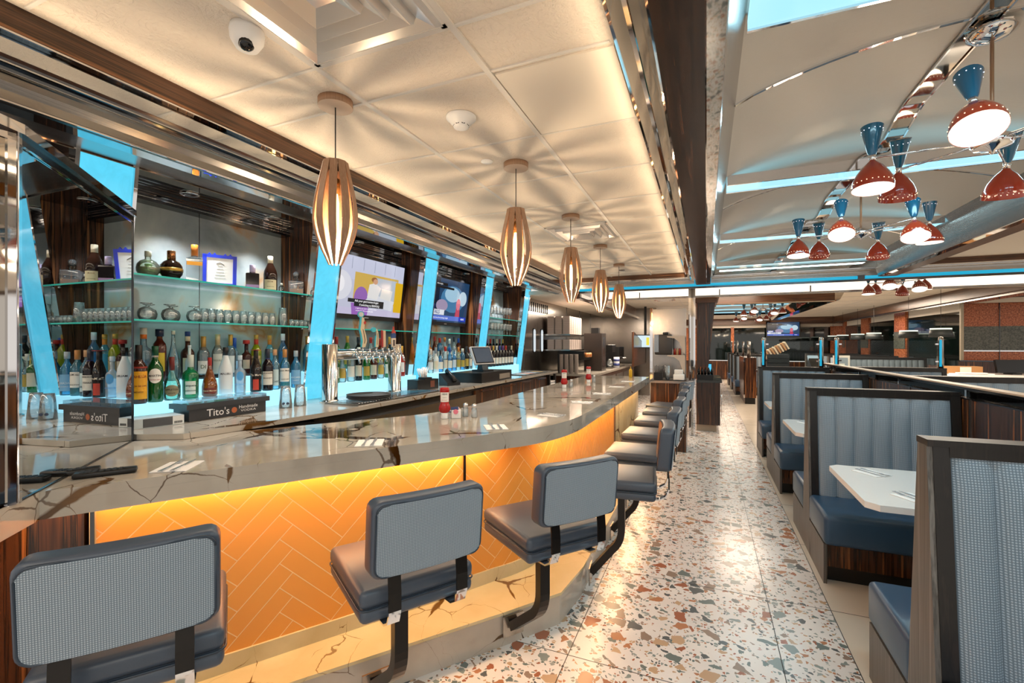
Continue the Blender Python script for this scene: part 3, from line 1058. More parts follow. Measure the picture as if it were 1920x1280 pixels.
def at_u(u):
    u = max(0, min(u, cum[-1] - 1e-6))
    for i in range(len(cum) - 1):
        if u <= cum[i + 1]:
            t = (u - cum[i]) / (cum[i + 1] - cum[i])
            a, b2 = Vector(wall[i]), Vector(wall[i + 1])
            d = (b2 - a).normalized()
            return a + (b2 - a) * t, Vector((d.y, -d.x))
    return None


mb = MB()      # wall body
back = offset(wall, 0.10)
for i in range(len(wall) - 1):
    mb.prism([wall[i], wall[i + 1], back[i + 1], back[i]], 0.0, ZW1, M['grout'])
# marble slab for the last stretch
u_seam = next(cum[i] + (5.15 - wall[i][1]) for i in range(len(wall) - 1) if wall[i][1] <= 5.15 <= wall[i + 1][1])
mb.build('wall_core', bar)
mb = MB()
mb.box(-0.945, -0.932, 5.17, 7.03, ZW0, ZW1, M['marble2'])
mb.box(-0.945, -0.93, 5.14, 5.17, ZW0, ZW1, M['steel_z'])
mb.build('marble_front_panel', bar)
# herringbone tiles
W_, L_, n_ = 0.0762, 0.3048, 4
edges = [i * 0.05 for i in range(int(u_seam / 0.05) + 2)]
u_corner = cum[1] + 0.06
tiles = MB()
c45 = math.cos(PI / 4)
span = int((u_seam + 1.5) / W_ * 1.6) + 6


def emit_tile(poly):
    x0, x1 = min(p[0] for p in poly), max(p[0] for p in poly)
    if x1 < u_corner:
        cuts = [(0.0, u_corner)]
    else:
        cuts = [(edges[i], edges[i + 1]) for i in range(len(edges) - 1) if edges[i + 1] > x0 and edges[i] < x1]
    for ca, cb in cuts:
        pp = clip(poly, max(ca, 0.02), min(cb, u_seam - 0.01), ZW0 + 0.004, ZW1)
        if len(pp) < 3:
            continue
        vs = []
        for h in (0.0, 0.0018):
            for (u, z) in pp:
                p, nrm = at_u(u)
                vs.append((p.x + nrm.x * h, p.y + nrm.y * h, z))
        k = len(pp)
        tiles.add(vs, [tuple(range(k, 2 * k))] + [(i, (i + 1) % k, k + (i + 1) % k, k + i) for i in range(k)], M['orange'])


gp = 0.0022
for i in range(-span, span):
    for j in range(-span, span):
        m_ = (i - j) % (2 * n_)
        if m_ == 0:
            r = (i * W_, i * W_ + L_, j * W_, (j + 1) * W_)
        elif m_ == 2 * n_ - 1:
            r = (i * W_, (i + 1) * W_, j * W_, j * W_ + L_)
        else:
            continue
        q = [(r[0] + gp, r[2] + gp), (r[1] - gp, r[2] + gp), (r[1] - gp, r[3] - gp), (r[0] + gp, r[3] - gp)]
        q = [((a - b2) * c45 + 0.9, (a + b2) * c45 + 0.2) for a, b2 in q]
        if max(p[0] for p in q) < 0 or min(p[0] for p in q) > u_seam or max(p[1] for p in q) < ZW0 or min(p[1] for p in q) > ZW1:
            continue
        emit_tile(q)
tiles.build('herringbone_tiles', bar)
# metal seams
mb = MB()
for u in (0.01, u_corner):
    p, nr = at_u(u)
    mb.box(-0.006, 0.006, -0.012, 0.002, ZW0, ZW1, M['darksteel'], T(p.x, p.y, 0, math.atan2(nr.x, -nr.y)))
mb.build('metal_seam', bar)
# step
sf = [(-1.83, 1.02), (-0.945, 2.175), (-0.74, 2.46), (-0.70, 2.80), (-0.70, 7.03)]
sb = [(-0.95, 7.03)] + wall[::-1]
mb = MB()
sfo = offset(sf, 0.012)
mb.prism(sf + sb, 0.165, 0.18, M['marble2'])
mb.build('step_top', bar)
mb = MB()
mb.prism(sfo + sb, 0.0, 0.165, M['marble'])
mb.build('step_riser', bar)
mb = MB()
lip = offset(wall, -0.012)
for i in range(len(wall) - 1):
    mb.prism([wall[i], wall[i + 1], lip[i + 1], lip[i]], 0.18, ZW0 + 0.004, M['marble2'])
mb.build('step_upstand', bar)
# LED line under the lip: real strip, with the light it gives
mb = MB()
lp = offset(front, 0.06)
lq = offset(front, 0.072)
for i in range(len(lp) - 1):
    mb.prism([lp[i], lp[i + 1], lq[i + 1], lq[i]], BT - 0.048, BT - 0.040, M['led'])
mb.build('led_strip', bar)


def led(a, b2, e):
    a, b2 = Vector((*a, 0)), Vector((*b2, 0))
    d = b2 - a
    c = (a + b2) / 2
    area('bar_led_light', (c.x, c.y, BT - 0.06), (d.length, 0.05), e, WARM, (0, 0, math.atan2(d.y, d.x)))


led((-2.13, 0.87), (-1.11, 2.38), 11)
led((-0.86, 2.75), (-0.86, 5.1), 11)
led((-0.86, 5.1), (-0.86, 7.0), 10)

# pier at the near end of the bar with its mirrors
mb = MB()
mb.prism([(-2.15, 0.80), (-2.62, 1.34), (-3.2, 1.34), (-3.2, 0.3), (-1.90, 0.3), (-2.02, 0.66)], 0, BT - 0.1, M['wood'])
mb.prism([(-1.94, 0.70), (-2.63, 1.355), (-3.2, 1.355), (-3.2, 0.3), (-1.88, 0.3), (-1.88, 0.60)], BT + 0.002, 2.185, M['darksteel'])
mb.prism([(-1.905, 0.72), (-2.62, 1.40), (-3.2, 1.40), (-3.2, 0.3), (-1.85, 0.3), (-1.85, 0.60)], 2.185, 2.215, M['chrome'])
mb.prism([(-2.181, 0.822), (-2.099, 0.952), (-2.18, 1.0), (-2.26, 0.87)], 0.0, BT - 0.1, M['wood_lit'])
struct(mb, 'pillar', 'wood clad pier carrying the angled mirror at the near bar end', 'pillar')
t = thing('wall_mirror', 'tall angled mirror standing on the near end of the bar', 'mirror', (-1.925, 0.70, 0))
d = Vector((-2.62 + 1.925, 1.372 - 0.70, 0)); L = d.length; rz = math.atan2(d.y, d.x)
Xm = T(0, 0, 0, rz)
MB().box(0.012, L - 0.004, -0.010, -0.003, BT + 0.005, 2.155, M['mirror'], Xm).build('mirror_glass', t)
fm = MB()
fm.box(-0.004, 0.012, -0.016, 0.0, BT, 2.2, M['chrome'], Xm)
fm.box(L - 0.006, L + 0.002, -0.014, 0.0, BT, 2.2, M['darksteel'], Xm)
fm.box(0, L, -0.014, 0.0, 2.155, 2.2, M['darksteel'], Xm)
fm.box(0, L, -0.016, -0.012, 2.15, 2.156, M['chrome'], Xm)
fm.box(0, L, -0.014, 0.0, BT + 0.001, BT + 0.006, M['darksteel'], Xm)
fm.build('mirror_frame', t)
t = thing('wall_mirror', 'narrow chrome framed mirror at the left edge of the picture', 'mirror', (-1.925, 0.70, 0))
d2 = Vector((-1.87 + 1.925, 0.3 - 0.70, 0)); L2 = d2.length; X2 = T(0, 0, 0, math.atan2(d2.y, d2.x))
MB().box(0.02, L2, 0.003, 0.010, BT + 0.01, 2.16, M['mirror_w'], X2).build('mirror_glass', t)
MB().box(0.0, 0.02, 0.0, 0.016, BT, 2.2, M['chrome'], X2).box(0, L2, 0, 0.016, 2.16, 2.2, M['chrome'], X2).build('mirror_frame', t)

# ------------------------------------------------------------------ back bar
cab = thing('back_counter', 'long marble back bar counter with a dark wood base', 'counter', (0, 0, 0))
mb = MB()
mb.prism([(-3.22, 1.42), (-2.62, 1.40), (-2.42, 1.50), (-2.36, 1.90), (-2.30, 2.5), (-2.30, 7.45), (-3.22, 7.45)], CB - 0.0285, CB, M['marble'])
mb.build('countertop', cab)
MB().prism([(-3.2, 1.5), (-2.80, 1.5), (-2.36, 2.25), (-2.36, 6.99), (-3.2, 6.99)], 0.0, CB - 0.05, M['black']).build('base', cab)
mb = MB()
mb.box(-2.36, -2.32, 2.25, 4.5, 0.90, 1.0, M['steel'])
mb.box(-2.36, -2.33, 2.25, 4.5, CB - 0.05, CB - 0.036, M['darksteel'])
mb.box(-2.36, -2.27, 2.6, 4.4, 0.80, 0.83, M['steel'])
mb.build('steel_rail', cab)
y = 4.52
for k in range(4):
    w = 0.62
    dr = MB().box(-2.36, -2.335, y, y + w - 0.01, 0.62, CB - 0.06, M['wood']).build('drawer', cab)
    MB().box(-2.333, -2.315, y + 0.12, y + w - 0.13, CB - 0.085, CB - 0.07, M['chrome']).build('handle', dr)
    y += w
MB().box(-2.355, -2.30, 7.0, 7.05, 0, CB - 0.04, M['black']).box(-2.36, -2.33, 7.38, 7.45, 0, CB - 0.04, M['black']).build('end_panel', cab)
rc = MB()
for k in range(3):
    rc.box(-2.75, -2.32, 7.08, 7.36, 0.86 + k * 0.035, 0.88 + k * 0.035, M['paper'])
tag(rc.build('paper_stack'), 'stack of papers on the open shelf at the end of the back counter', 'paper')

# lit columns
SC = 1.042
colY = [(1.24, 1.51), (2.76, 3.04), (4.25, 4.53), (5.75, 6.02), (7.25, 7.52)]
cn = ['leaning cyan lit column beside the angled mirror', 'leaning cyan lit column between shelf niche and beer taps', 'leaning cyan lit column between the two screens',
      'leaning cyan lit column between second screen and wine niche', 'leaning cyan lit column at the far end of the back bar']
XT, XB = -2.815, -3.0
ZT = 2.498
for (a, b2), lb in zip(colY, cn):
    t = thing('lit_column', lb, 'column', (0, 0, 0), 0, 'cyan lit columns of the back bar')
    z0 = CB + 0.001
    mb = MB()
    v = [(XB, a + 0.02, z0), (XB, b2 - 0.02, z0), (XT, b2 - 0.02, ZT - 0.005), (XT, a + 0.02, ZT - 0.005)]
    mb.add(v + [(x - 0.03, y_, z) for x, y_, z in v], [(0, 1, 2, 3), (7, 6, 5, 4), (0, 3, 7, 4), (1, 5, 6, 2), (3, 2, 6, 7), (0, 4, 5, 1)], M['cyan'])
    mb.build('light_panel', t)
    fr = MB()
    for y0, y1 in ((a, a + 0.018), (b2 - 0.018, b2)):
        v = [(XB + 0.012, y0, z0), (XB + 0.012, y1, z0), (XT + 0.012, y1, ZT), (XT + 0.012, y0, ZT)]
        fr.add(v + [(x - 0.06, y_, z) for x, y_, z in v], [(0, 1, 2, 3), (7, 6, 5, 4), (0, 3, 7, 4), (1, 5, 6, 2), (3, 2, 6, 7), (0, 4, 5, 1)], M['chrome'])
    fr.build('chrome_edge', t)
    sd = MB()
    for yy in (a + 0.004, b2 - 0.022):
        v = [(XB - 0.05, yy, z0), (-3.22, yy, z0), (-3.22, yy, 2.49), (XT - 0.05, yy, 2.49)]
        sd.add(v + [(x, y_ + 0.018, z) for x, y_, z in v], [(0, 1, 2, 3), (7, 6, 5, 4), (0, 3, 7, 4), (1, 5, 6, 2), (3, 2, 6, 7), (0, 4, 5, 1)], M['wood'])
    sd.build('side_panel', t)

bays = [(1.51, 2.76), (3.04, 4.25), (4.53, 5.75), (6.02, 7.25)]
bayn = ['first', 'beer tap', 'second screen', 'wine']
# lit ledges, second tier behind
for (a, b2), nm in zip(bays, bayn):
    t = thing('lit_bottle_ledge', 'glowing ledge under the bottles in the ' + nm + ' niche', 'light', (0, 0, 0), 0, 'lit bottle ledges')
    MB().box(-3.062, -2.92, a + 0.01, b2 - 0.01, CB + 0.001, 1.211, M['ledge']).build('lower_tier', t)
    MB().box(-3.215, -3.0625, a + 0.01, b2 - 0.01, CB + 0.001, 1.318, M['ledge']).build('upper_tier', t)

ZS1, ZS2 = 1.946, 1.690


def shelf(a, b2, z, label, x0=-3.21, x1=-2.92):
    t = thing('glass_shelf', label, 'shelf', (0, 0, 0), 0, 'glass shelves of the back bar')
    MB().box(x0, x1, a + 0.004, b2 - 0.004, z - 0.010, z, M['shelfglass']).build('glass_panel', t)
    MB().box(x1, x1 + 0.004, a + 0.004, b2 - 0.004, z - 0.010, z, M['glassedge']).build('front_edge', t)
    mb = MB()
    for y in (a + 0.03, b2 - 0.03):
        mb.cyl((x1 - 0.03, y, z - 0.022), (x1 - 0.03, y, z - 0.0105), 0.009, M['chrome'])
    mb.build('shelf_bracket', t)


shelf(*bays[0], ZS1, 'upper glass shelf with framed certificate and decanter')
shelf(*bays[0], ZS2, 'lower glass shelf full of upturned glasses in first niche')
shelf(*bays[1], ZS2, 'glass shelf below the first screen behind the tap handles')
shelf(*bays[2], ZS2, 'glass shelf below the second screen')
shelf(*bays[3], ZS1, 'upper glass shelf of stemware in the wine niche')
shelf(*bays[3], ZS2, 'lower glass shelf of stemware above the wine bottles')

# downlights in the niche soffit
for (a, b2), nm in zip(bays, bayn):
    for k, fy in enumerate((0.30, 0.78)):
        y = a + (b2 - a) * fy
        t = thing('downlight', ('left' if k == 0 else 'right') + ' recessed downlight in the soffit of the ' + nm + ' niche', 'light', (-2.98, y, 2.488), 0, 'niche downlights')
        MB().lathe([(0.035, -0.004), (0.052, -0.006), (0.055, 0.0)], M['chrome'], 20).build('trim_ring', t)
        MB().lathe([(0.0001, -0.0035), (0.034, -0.003)], M['bulbw'], 16, flip=True).build('lens', t)
        spot('niche_downlight', (-2.98, y, 2.475), (-3.06, y + 0.0, 1.5), 36, (0.93, 0.97, 1.0), ang=1.5, blend=0.7, r=0.02)

# ------------------------------------------------------------------ bar stools
def make_stool(loc, f, reach, label, first=None):
    """seat faces +Y locally; arm leaves the step 'reach' in front of the seat"""
    rz = math.atan2(-f[0], f[1])
    t = thing('bar_stool', label, 'stool', (loc[0], loc[1], 0), rz, 'bar stools along the counter')
    mb = MB()
    mb.rbox(-0.205, 0.205, -0.205, 0.215, 0.700, 0.762, 0.022, M['leather'])
    mb.rbox(-0.203, 0.203, -0.203, 0.213, 0.652, 0.704, 0.020, M['leather'])
    seat = mb.build('seat', t)
    pp = MB()
    pts = []
    for cx, cy, a0 in ((0.18, 0.19, 0), (-0.18, 0.19, PI / 2), (-0.18, -0.18, PI), (0.18, -0.18, 1.5 * PI)):
        for k in range(5):
            a = a0 + k * PI / 8
            pts.append((cx + 0.026 * math.cos(a), cy + 0.026 * math.sin(a), 0.702))
    pts.append(pts[0])
    pp.tube(pts, 0.0035, M['piping'], 6)
    pp.build('piping', seat)
    # curved back
    mb = MB()
    nx, R = 12, 1.1
    tilt = 0.10

    def bp(x, y, z):
        yy = -0.265 - (0.0 if False else 0) + (x * x) / (2 * R) + y - (z - 0.95) * tilt
        return (x, yy, z)
    bm_ = MB()
    bm_.rbox(-0.195, 0.195, -0.040, 0.034, 0.825, 1.072, 0.024, M['leather'], seg=3)
    vv = []
    for v in bm_.v:
        vv.append(bp(v.x, v.y, v.z))
    # finer box so that the curve shows
    grid = MB()
    bm2 = bmesh.new()
    bmesh.ops.create_grid(bm2, x_segments=1, y_segments=1, size=0.5)
    bm2.free()
    bmx = bmesh.new()
    bmesh.ops.create_cube(bmx, size=1)
    for v in bmx.verts:
        v.co = Vector((v.co.x * 0.39, -0.003 + v.co.y * 0.074, 0.9485 + v.co.z * 0.247))
    ye = [e for e in bmx.edges if abs(e.verts[0].co.x - e.verts[1].co.x) < 1e-4 and abs(e.verts[0].co.z - e.verts[1].co.z) < 1e-4]
    bmesh.ops.bevel(bmx, geom=ye, offset=0.032, segments=4, profile=0.5, affect='EDGES')
    bmesh.ops.bevel(bmx, geom=[e for e in bmx.edges if abs(e.verts[0].co.y - e.verts[1].co.y) < 1e-4], offset=0.013, segments=3, profile=0.5, affect='EDGES')
    for k in range(1, 10):
        x = -0.16 + 0.032 * k
        geo = bmx.verts[:] + bmx.edges[:] + bmx.faces[:]
        bmesh.ops.bisect_plane(bmx, geom=geo, plane_co=(x, 0, 0), plane_no=(1, 0, 0))
    bmx.verts.index_update()
    grid.add([bp(*v.co) for v in bmx.verts], [[v.index for v in f_.verts] for f_ in bmx.faces], M['leather'], True)
    bk = grid.build('backrest', t)
    # fabric panel on the rear with piping
    fp = MB()
    rr, n2 = 0.030, 8
    outl = []
    for cx, cz, a0 in ((0.154, 1.032, 0), (-0.154, 1.032, PI / 2), (-0.154, 0.864, PI), (0.154, 0.864, 1.5 * PI)):
        for k in range(6):
            a = a0 + k * PI / 10
            outl.append((cx + rr * math.cos(a), cz + rr * math.sin(a)))
    # strips in x for the curve
    xs = [-0.184 + 0.368 * i / 14 for i in range(15)]
    for i in range(14):
        pl = clip(outl, xs[i], xs[i + 1], 0.8, 1.1)
        if len(pl) >= 3:
            fp.add([bp(x, -0.0445, z) for x, z in pl], [tuple(range(len(pl)))], M['fabric'], True)
            fp.add([bp(x, 0.0355, z) for x, z in pl], [tuple(range(len(pl)))[::-1]], M['leather'], True)
    fp.build('rear_fabric_panel', bk)
    pp = MB()
    pp.tube([bp(x, -0.043, z) for x, z in outl] + [bp(outl[0][0], -0.043, outl[0][1])], 0.0036, M['piping'], 6)
    pp.build('piping', bk)
    for sx in (-1, 1):
        st = MB()
        st.ribbon([(0, 0.02, 0.646), (0, -0.17, 0.646), (0, -0.225, 0.652), (0, -0.258, 0.672), (0, -0.272, 0.705), (0, -0.274, 0.715)],
                  0.040, 0.007, M['chrome'], X=T(sx * 0.118, 0, 0), smooth=False)
        so = st.build('back_strap', t)
        st = MB()
        st.ribbon([(0, -0.2745, 0.715), (0, -0.275, 0.77), (0, -0.262, 0.90)], 0.0405, 0.0075, M['blackm'], X=T(sx * 0.118, 0, 0), smooth=False)  # upper chrome strap in black, its dark reflection put into the colour
        st.build('upper_strap_dark_reflection', so)
    ar = MB()
    pts = [(0, 0, 0.648), (0, 0, 0.40)]
    for k in range(1, 6):
        a = k / 6 * 1.0
        pts.append((0, 0.16 * (1 - math.cos(a)), 0.40 - 0.16 * math.sin(a)))
    pts.append((0, reach - 0.03, 0.105 if reach > 0.25 else 0.12))
    ar.ribbon(pts, 0.052, 0.042, M['blackm'])
    ar.build('support_arm', t)
    pl = MB()
    pl.box(-0.06, 0.06, reach - 0.028, reach - 0.020, 0.055, 0.16, M['steel'])
    pl.build('mounting_plate', t)
    MB().rbox(-0.09, 0.09, -0.09, 0.09, 0.640, 0.652, 0.004, M['blackm']).build('seat_bracket', t)
    return t


ST_ = [((-1.52, 0.83), (-0.81, 0.586), 0.30, 'nearest bar stool, cut by the lower left corner of the picture'),
       ((-1.065, 1.44), (-0.838, 0.545), 0.30, 'second nearest bar stool in front of the orange herringbone wall'),
       ((-0.70, 2.03), (-0.79, 0.61), 0.30, 'third bar stool from the viewer, at the bend of the bar')]
ns = ['fourth bar stool, first of the straight row beyond the bend', 'fifth bar stool, second of the straight row', 'sixth bar stool, middle of the straight row',
      'seventh bar stool, facing the marble bar front', 'eighth bar stool, next to last of the row', 'ninth bar stool, furthest and nearest the soda dispenser']
fy = [2.90, 3.60, 4.36, 5.12, 5.82, 6.42]
fa = [(-0.995, -0.10), (-1, 0.0), (-1, 0.03), (-1, 0.02), (-1, 0), (-0.97, 0.24)]
for y, f_, lb in zip(fy, fa, ns):
    ST_.append(((-0.485, y), f_, 0.215, lb))
for loc, f_, rc_, lb in ST_:
    make_stool(loc, f_, rc_, lb)


# ------------------------------------------------------------------ booths
def make_booth(x0, x1, Y, label, near=True, far=True, ztop=1.20, mats=None, simple=False, grp='booth benches'):
    t = thing('booth_bench', label, 'booth', (x0, Y, 0), 0, grp)
    W = x1 - x0
    fabric_m = M['fabric2']

    def half(z):
        return 0.036 + (ztop - z) * 0.094
    # end post panel: oak face on the aisle, dark stiles
    mb = MB()
    z0 = 0.0
    v = [(0, -half(z0), z0), (0, half(z0), z0), (0, half(ztop), ztop), (0, -half(ztop), ztop)]
    mb.add(v + [(0.016, y, z) for _, y, z in v], [(0, 3, 2, 1), (4, 5, 6, 7), (0, 1, 5, 4), (1, 2, 6, 5), (2, 3, 7, 6), (3, 0, 4, 7)], M['grayoak'])
    mb.build('end_panel', t)
    mb = MB()
    for xa, xb in ((0.0161, 0.062), (W - 0.05, W)):
        mb = MB()
        v = [(xa, -half(z0) - 0.004, z0), (xa, half(z0) + 0.004, z0), (xa, half(ztop) + 0.004, ztop - 0.0), (xa, -half(ztop) - 0.004, ztop)]
        mb.add(v + [(xb, y, z) for _, y, z in v], [(0, 3, 2, 1), (4, 5, 6, 7), (0, 1, 5, 4), (1, 2, 6, 5), (2, 3, 7, 6), (3, 0, 4, 7)], M['espresso'])
        mb.build('stile', t)
    MB().box(0.0, W, -0.046, 0.046, ztop, ztop + 0.022, M['espresso']).box(0.06, W - 0.05, -0.044, 0.044, ztop - 0.035, ztop, M['espresso']).build('top_rail', t)
    # channelled cushions
    nch = max(5, int(round((W - 0.11) / 0.115)))
    for sgn, has in ((-1, near), (1, far)):
        mb = MB()
        xs0, xs1 = 0.064, W - 0.052
        cw = (xs1 - xs0) / nch
        zl, zh = (0.44 if has else 0.06), ztop - 0.036
        nz, nx = 8, 6
        for c in range(nch):
            vs, fs = [], []
            for j in range(nz + 1):
                z = zl + (zh - zl) * j / nz
                for i in range(nx + 1):
                    u = i / nx
                    top = 1 - max(0, (z - (zh - 0.03)) / 0.03) * 0.6
                    bul = (0.022 * (1 - (2 * u - 1) ** 4)) * top + 0.003
                    vs.append((xs0 + cw * (c + u), sgn * (half(z) - 0.010 + bul), z))
            for j in range(nz):
                for i in range(nx):
                    a = j * (nx + 1) + i
                    q = (a, a + 1, a + nx + 2, a + nx + 1)
                    fs.append(q if sgn < 0 else q[::-1])
            mb.add(vs, fs, fabric_m, True)
        mb.box(xs0, xs1, min(0, sgn * 0.03), max(0, sgn * 0.03), zl, zh - 0.002, fabric_m)
        mb.build('back_cushion', t)
    for sgn, has in ((-1, near), (1, far)):
        if not has:
            continue
        ya, yb = sorted((sgn * (half(0.45) + 0.0), sgn * 0.60))
        MB().rbox(-0.002, W - 0.004, ya, yb, 0.255, 0.445, 0.028, M['leather_b']).build('seat', t)
        yi = sgn * 0.57
        ya, yb = sorted((sgn * (half(0.2)), yi))
        MB().box(0.02, W - 0.01, ya, yb, 0.115, 0.256, M['wood']).box(0.0, 0.019, ya, yb, 0.0, 0.256, M['grayoak']).build('seat_base', t)
        ya, yb = sorted((sgn * (half(0.2)), sgn * 0.50))
        MB().box(0.03, W - 0.02, ya, yb, 0.0, 0.115, M['black']).build('kick_base', t)
    return t


XA, XBk = 0.70, 1.59
make_booth(XA, XBk, 2.065, 'nearest booth bench, its tall back filling the lower right corner')
make_booth(XA, XBk, 4.12, 'second booth bench behind the nearest white table')
make_booth(XA, XBk, 6.06, 'third booth bench from the viewer along the aisle')
make_booth(XA, XBk, 7.75, 'fourth booth bench with tube posts standing on its top', far=False)
make_booth(1.72, 3.10, 4.20, 'nearest booth bench beyond the partition rail')
make_booth(1.72, 3.25, 6.10, 'middle booth bench beyond the partition rail')
make_booth(1.72, 3.02, 8.15, 'booth bench beyond the partition under the glass screen', far=False)
for k, (x, y, l) in enumerate(((3.2, 14.2, 'nearest'), (3.25, 16.0, 'middle'), (3.3, 17.8, 'third'), (3.3, 19.6, 'furthest'))):
    make_booth(x, 4.9, y, l + ' booth bench beside the window wall', grp='window booth benches')
for k, (x, y, l) in enumerate(((0.80, 16.2, 'nearest'), (0.78, 18.0, 'middle'), (0.76, 19.8, 'furthest'))):
    make_booth(x, 1.7, y, l + ' booth bench of the rear aisle', grp='rear aisle booth benches')

# partition between the two rows
pt = thing('partition', 'low wood partition with a glass strip and pale top rail behind the booths', 'partition', (1.62, 0, 0))
mb = MB()
mb.box(-0.02, 0.06, 0.6, 8.1, 0, 1.185, M['wood'])
mb.build('wood_panel', pt)
mb = MB()
for y in (2.95, 3.0 + 0.97, 4.95, 5.9, 6.9):
    mb.box(-0.026, -0.0201, y - 0.006, y + 0.006, 0.1, 1.185, M['steel_z'])
mb.build('metal_seam', pt)
MB().box(0.012, 0.024, 0.6, 8.1, 1.186, 1.245, M['glass']).build('glass_strip', pt)
MB().box(-0.022, 0.062, 0.6, 8.1, 1.18, 1.188, M['darksteel']).build('lower_rail', pt)
MB().box(-0.03, 0.045, 0.6, 8.1, 1.245, 1.262, M['darksteel']).box(-0.032, 0.047, 0.6, 8.1, 1.262, 1.272, C('#b89c84', 0.35)).build('top_rail', pt)
mb = MB()
for y in (1.7, 2.9, 4.1, 5.3, 6.5, 7.7):
    mb.box(0.005, 0.03, y - 0.012, y + 0.012, 1.185, 1.25, M['chrome'])
mb.build('glass_clamp', pt)


def table(x0, x1, y0, y1, label):
    t = thing('booth_table', label, 'table', ((x0 + x1) / 2, (y0 + y1) / 2, 0), 0, 'white booth tables')
    hx, hy = (x1 - x0) / 2, (y1 - y0) / 2
    c = 0.05
    MB().prism([(-hx, -hy + c), (-hx + c, -hy), (hx, -hy), (hx, hy), (-hx + c, hy), (-hx, hy - c)], 0.728, 0.76, M['quartz']).build('tabletop', t)
    MB().cyl((0, 0, 0.03), (0, 0, 0.72), 0.035, M['blackm']).build('pedestal', t)
    MB().box(-0.25, 0.25, -0.03, 0.03, 0.0, 0.03, M['blackm']).box(-0.03, 0.03, -0.25, 0.25, 0.0, 0.03, M['blackm']).build('foot', t)


table(0.735, 1.58, 2.79, 3.62, 'white stone table of the nearest booth')
table(0.735, 1.58, 4.76, 5.62, 'white stone table of the second booth')
table(0.735, 1.58, 6.62, 7.30, 'white stone table of the third booth')
table(1.80, 3.0, 4.9, 5.6, 'white table beyond the partition between the two blue benches')
table(1.80, 2.9, 6.8, 7.5, 'white table beyond the partition near the tube posts')


# ------------------------------------------------------------------ table settings
def napkin_set(x, y, z, rz, label, grp, flip=1):
    t = thing('napkin', 'white paper napkin ' + label, 'napkin', (x, y, z), rz, grp + ' napkins')
    mb = MB()
    mb.box(-0.062, 0.062, -0.078, 0.078, 0.0005, 0.0022, M['paper'])
    mb.box(-0.061, 0.060, -0.0775, 0.077, 0.0022, 0.0036, M['paper'], T(0, 0, 0, 0.012))
    mb.build('folded_sheet', t)
    zz = 0.0042
    fk = thing('fork', 'steel fork ' + label, 'fork', (x, y, z + zz), rz, grp + ' forks')
    mb = MB()
    mb.ribbon([(-0.022, -0.085, 0.003), (-0.022, -0.02, 0.002), (-0.020, 0.03, 0.004)], [0.016, 0.010, 0.007], 0.0022, M['cutlery'])
    mb.build('handle', fk)
    mb = MB()
    mb.ribbon([(-0.020, 0.03, 0.004), (-0.020, 0.042, 0.003), (-0.019, 0.055, 0.002)], [0.007, 0.020, 0.022], 0.002, M['cutlery'])
    for k in range(4):
        mb.ribbon([(-0.0275 + k * 0.0058, 0.054, 0.002), (-0.0275 + k * 0.0058, 0.095, 0.006)], [0.003, 0.0018], 0.0018, M['cutlery'])
    mb.build('tines', fk)
    kn = thing('table_knife', 'steel table knife ' + label, 'knife', (x, y, z + zz), rz, grp + ' knives')
    MB().ribbon([(0.018, -0.085, 0.003), (0.019, -0.03, 0.002), (0.020, 0.0, 0.002)], [0.017, 0.012, 0.009], 0.004, M['cutlery']).build('handle', kn)
    MB().ribbon([(0.020, 0.0, 0.002), (0.021, 0.05, 0.002), (0.022, 0.10, 0.002)], [0.012, 0.016, 0.004], 0.0016, M['cutlery']).build('blade', kn)


BTz = BT + 0.0004
az = math.atan2(0.838, 0.545) - PI / 2
bs = [(-1.905, 1.16, 0.60, 'on the bar in front of the nearest stool'), (-1.505, 1.80, 0.58, 'on the bar in front of the second stool'),
      (-1.12, 2.42, 0.58, 'on the bar at the bend before the third stool'), (-0.965, 2.98, 1.35, 'on the bar before the fourth stool'),
      (-0.94, 3.72, 1.57, 'on the bar before the fifth stool'), (-0.93, 4.45, 1.57, 'on the bar before the sixth stool'),
      (-0.93, 5.25, 1.57, 'on the bar before the seventh stool'), (-0.93, 6.05, 1.57, 'on the bar before the furthest stools')]
for x, y, rz, lb in bs:
    napkin_set(x, y, BTz, rz, lb, 'bar setting')
for x, y, z, rz, lb in ((0.93, 3.46, 0.7605, -2.5, 'at the far side of the nearest booth table'), (0.98, 2.98, 0.7605, 0.55, 'at the near side of the nearest booth table'),
                        (0.93, 5.42, 0.7605, -2.6, 'at the far side of the second booth table'), (0.98, 4.98, 0.7605, 0.5, 'at the near side of the second booth table')):
    napkin_set(x, y, z, rz, lb, 'booth setting')


# ------------------------------------------------------------------ pendants over the bar
WP = wood('bent_plywood', dark='#957257', mid='#a17d62', lite='#ad8a6e', rough=0.55, dens=60)


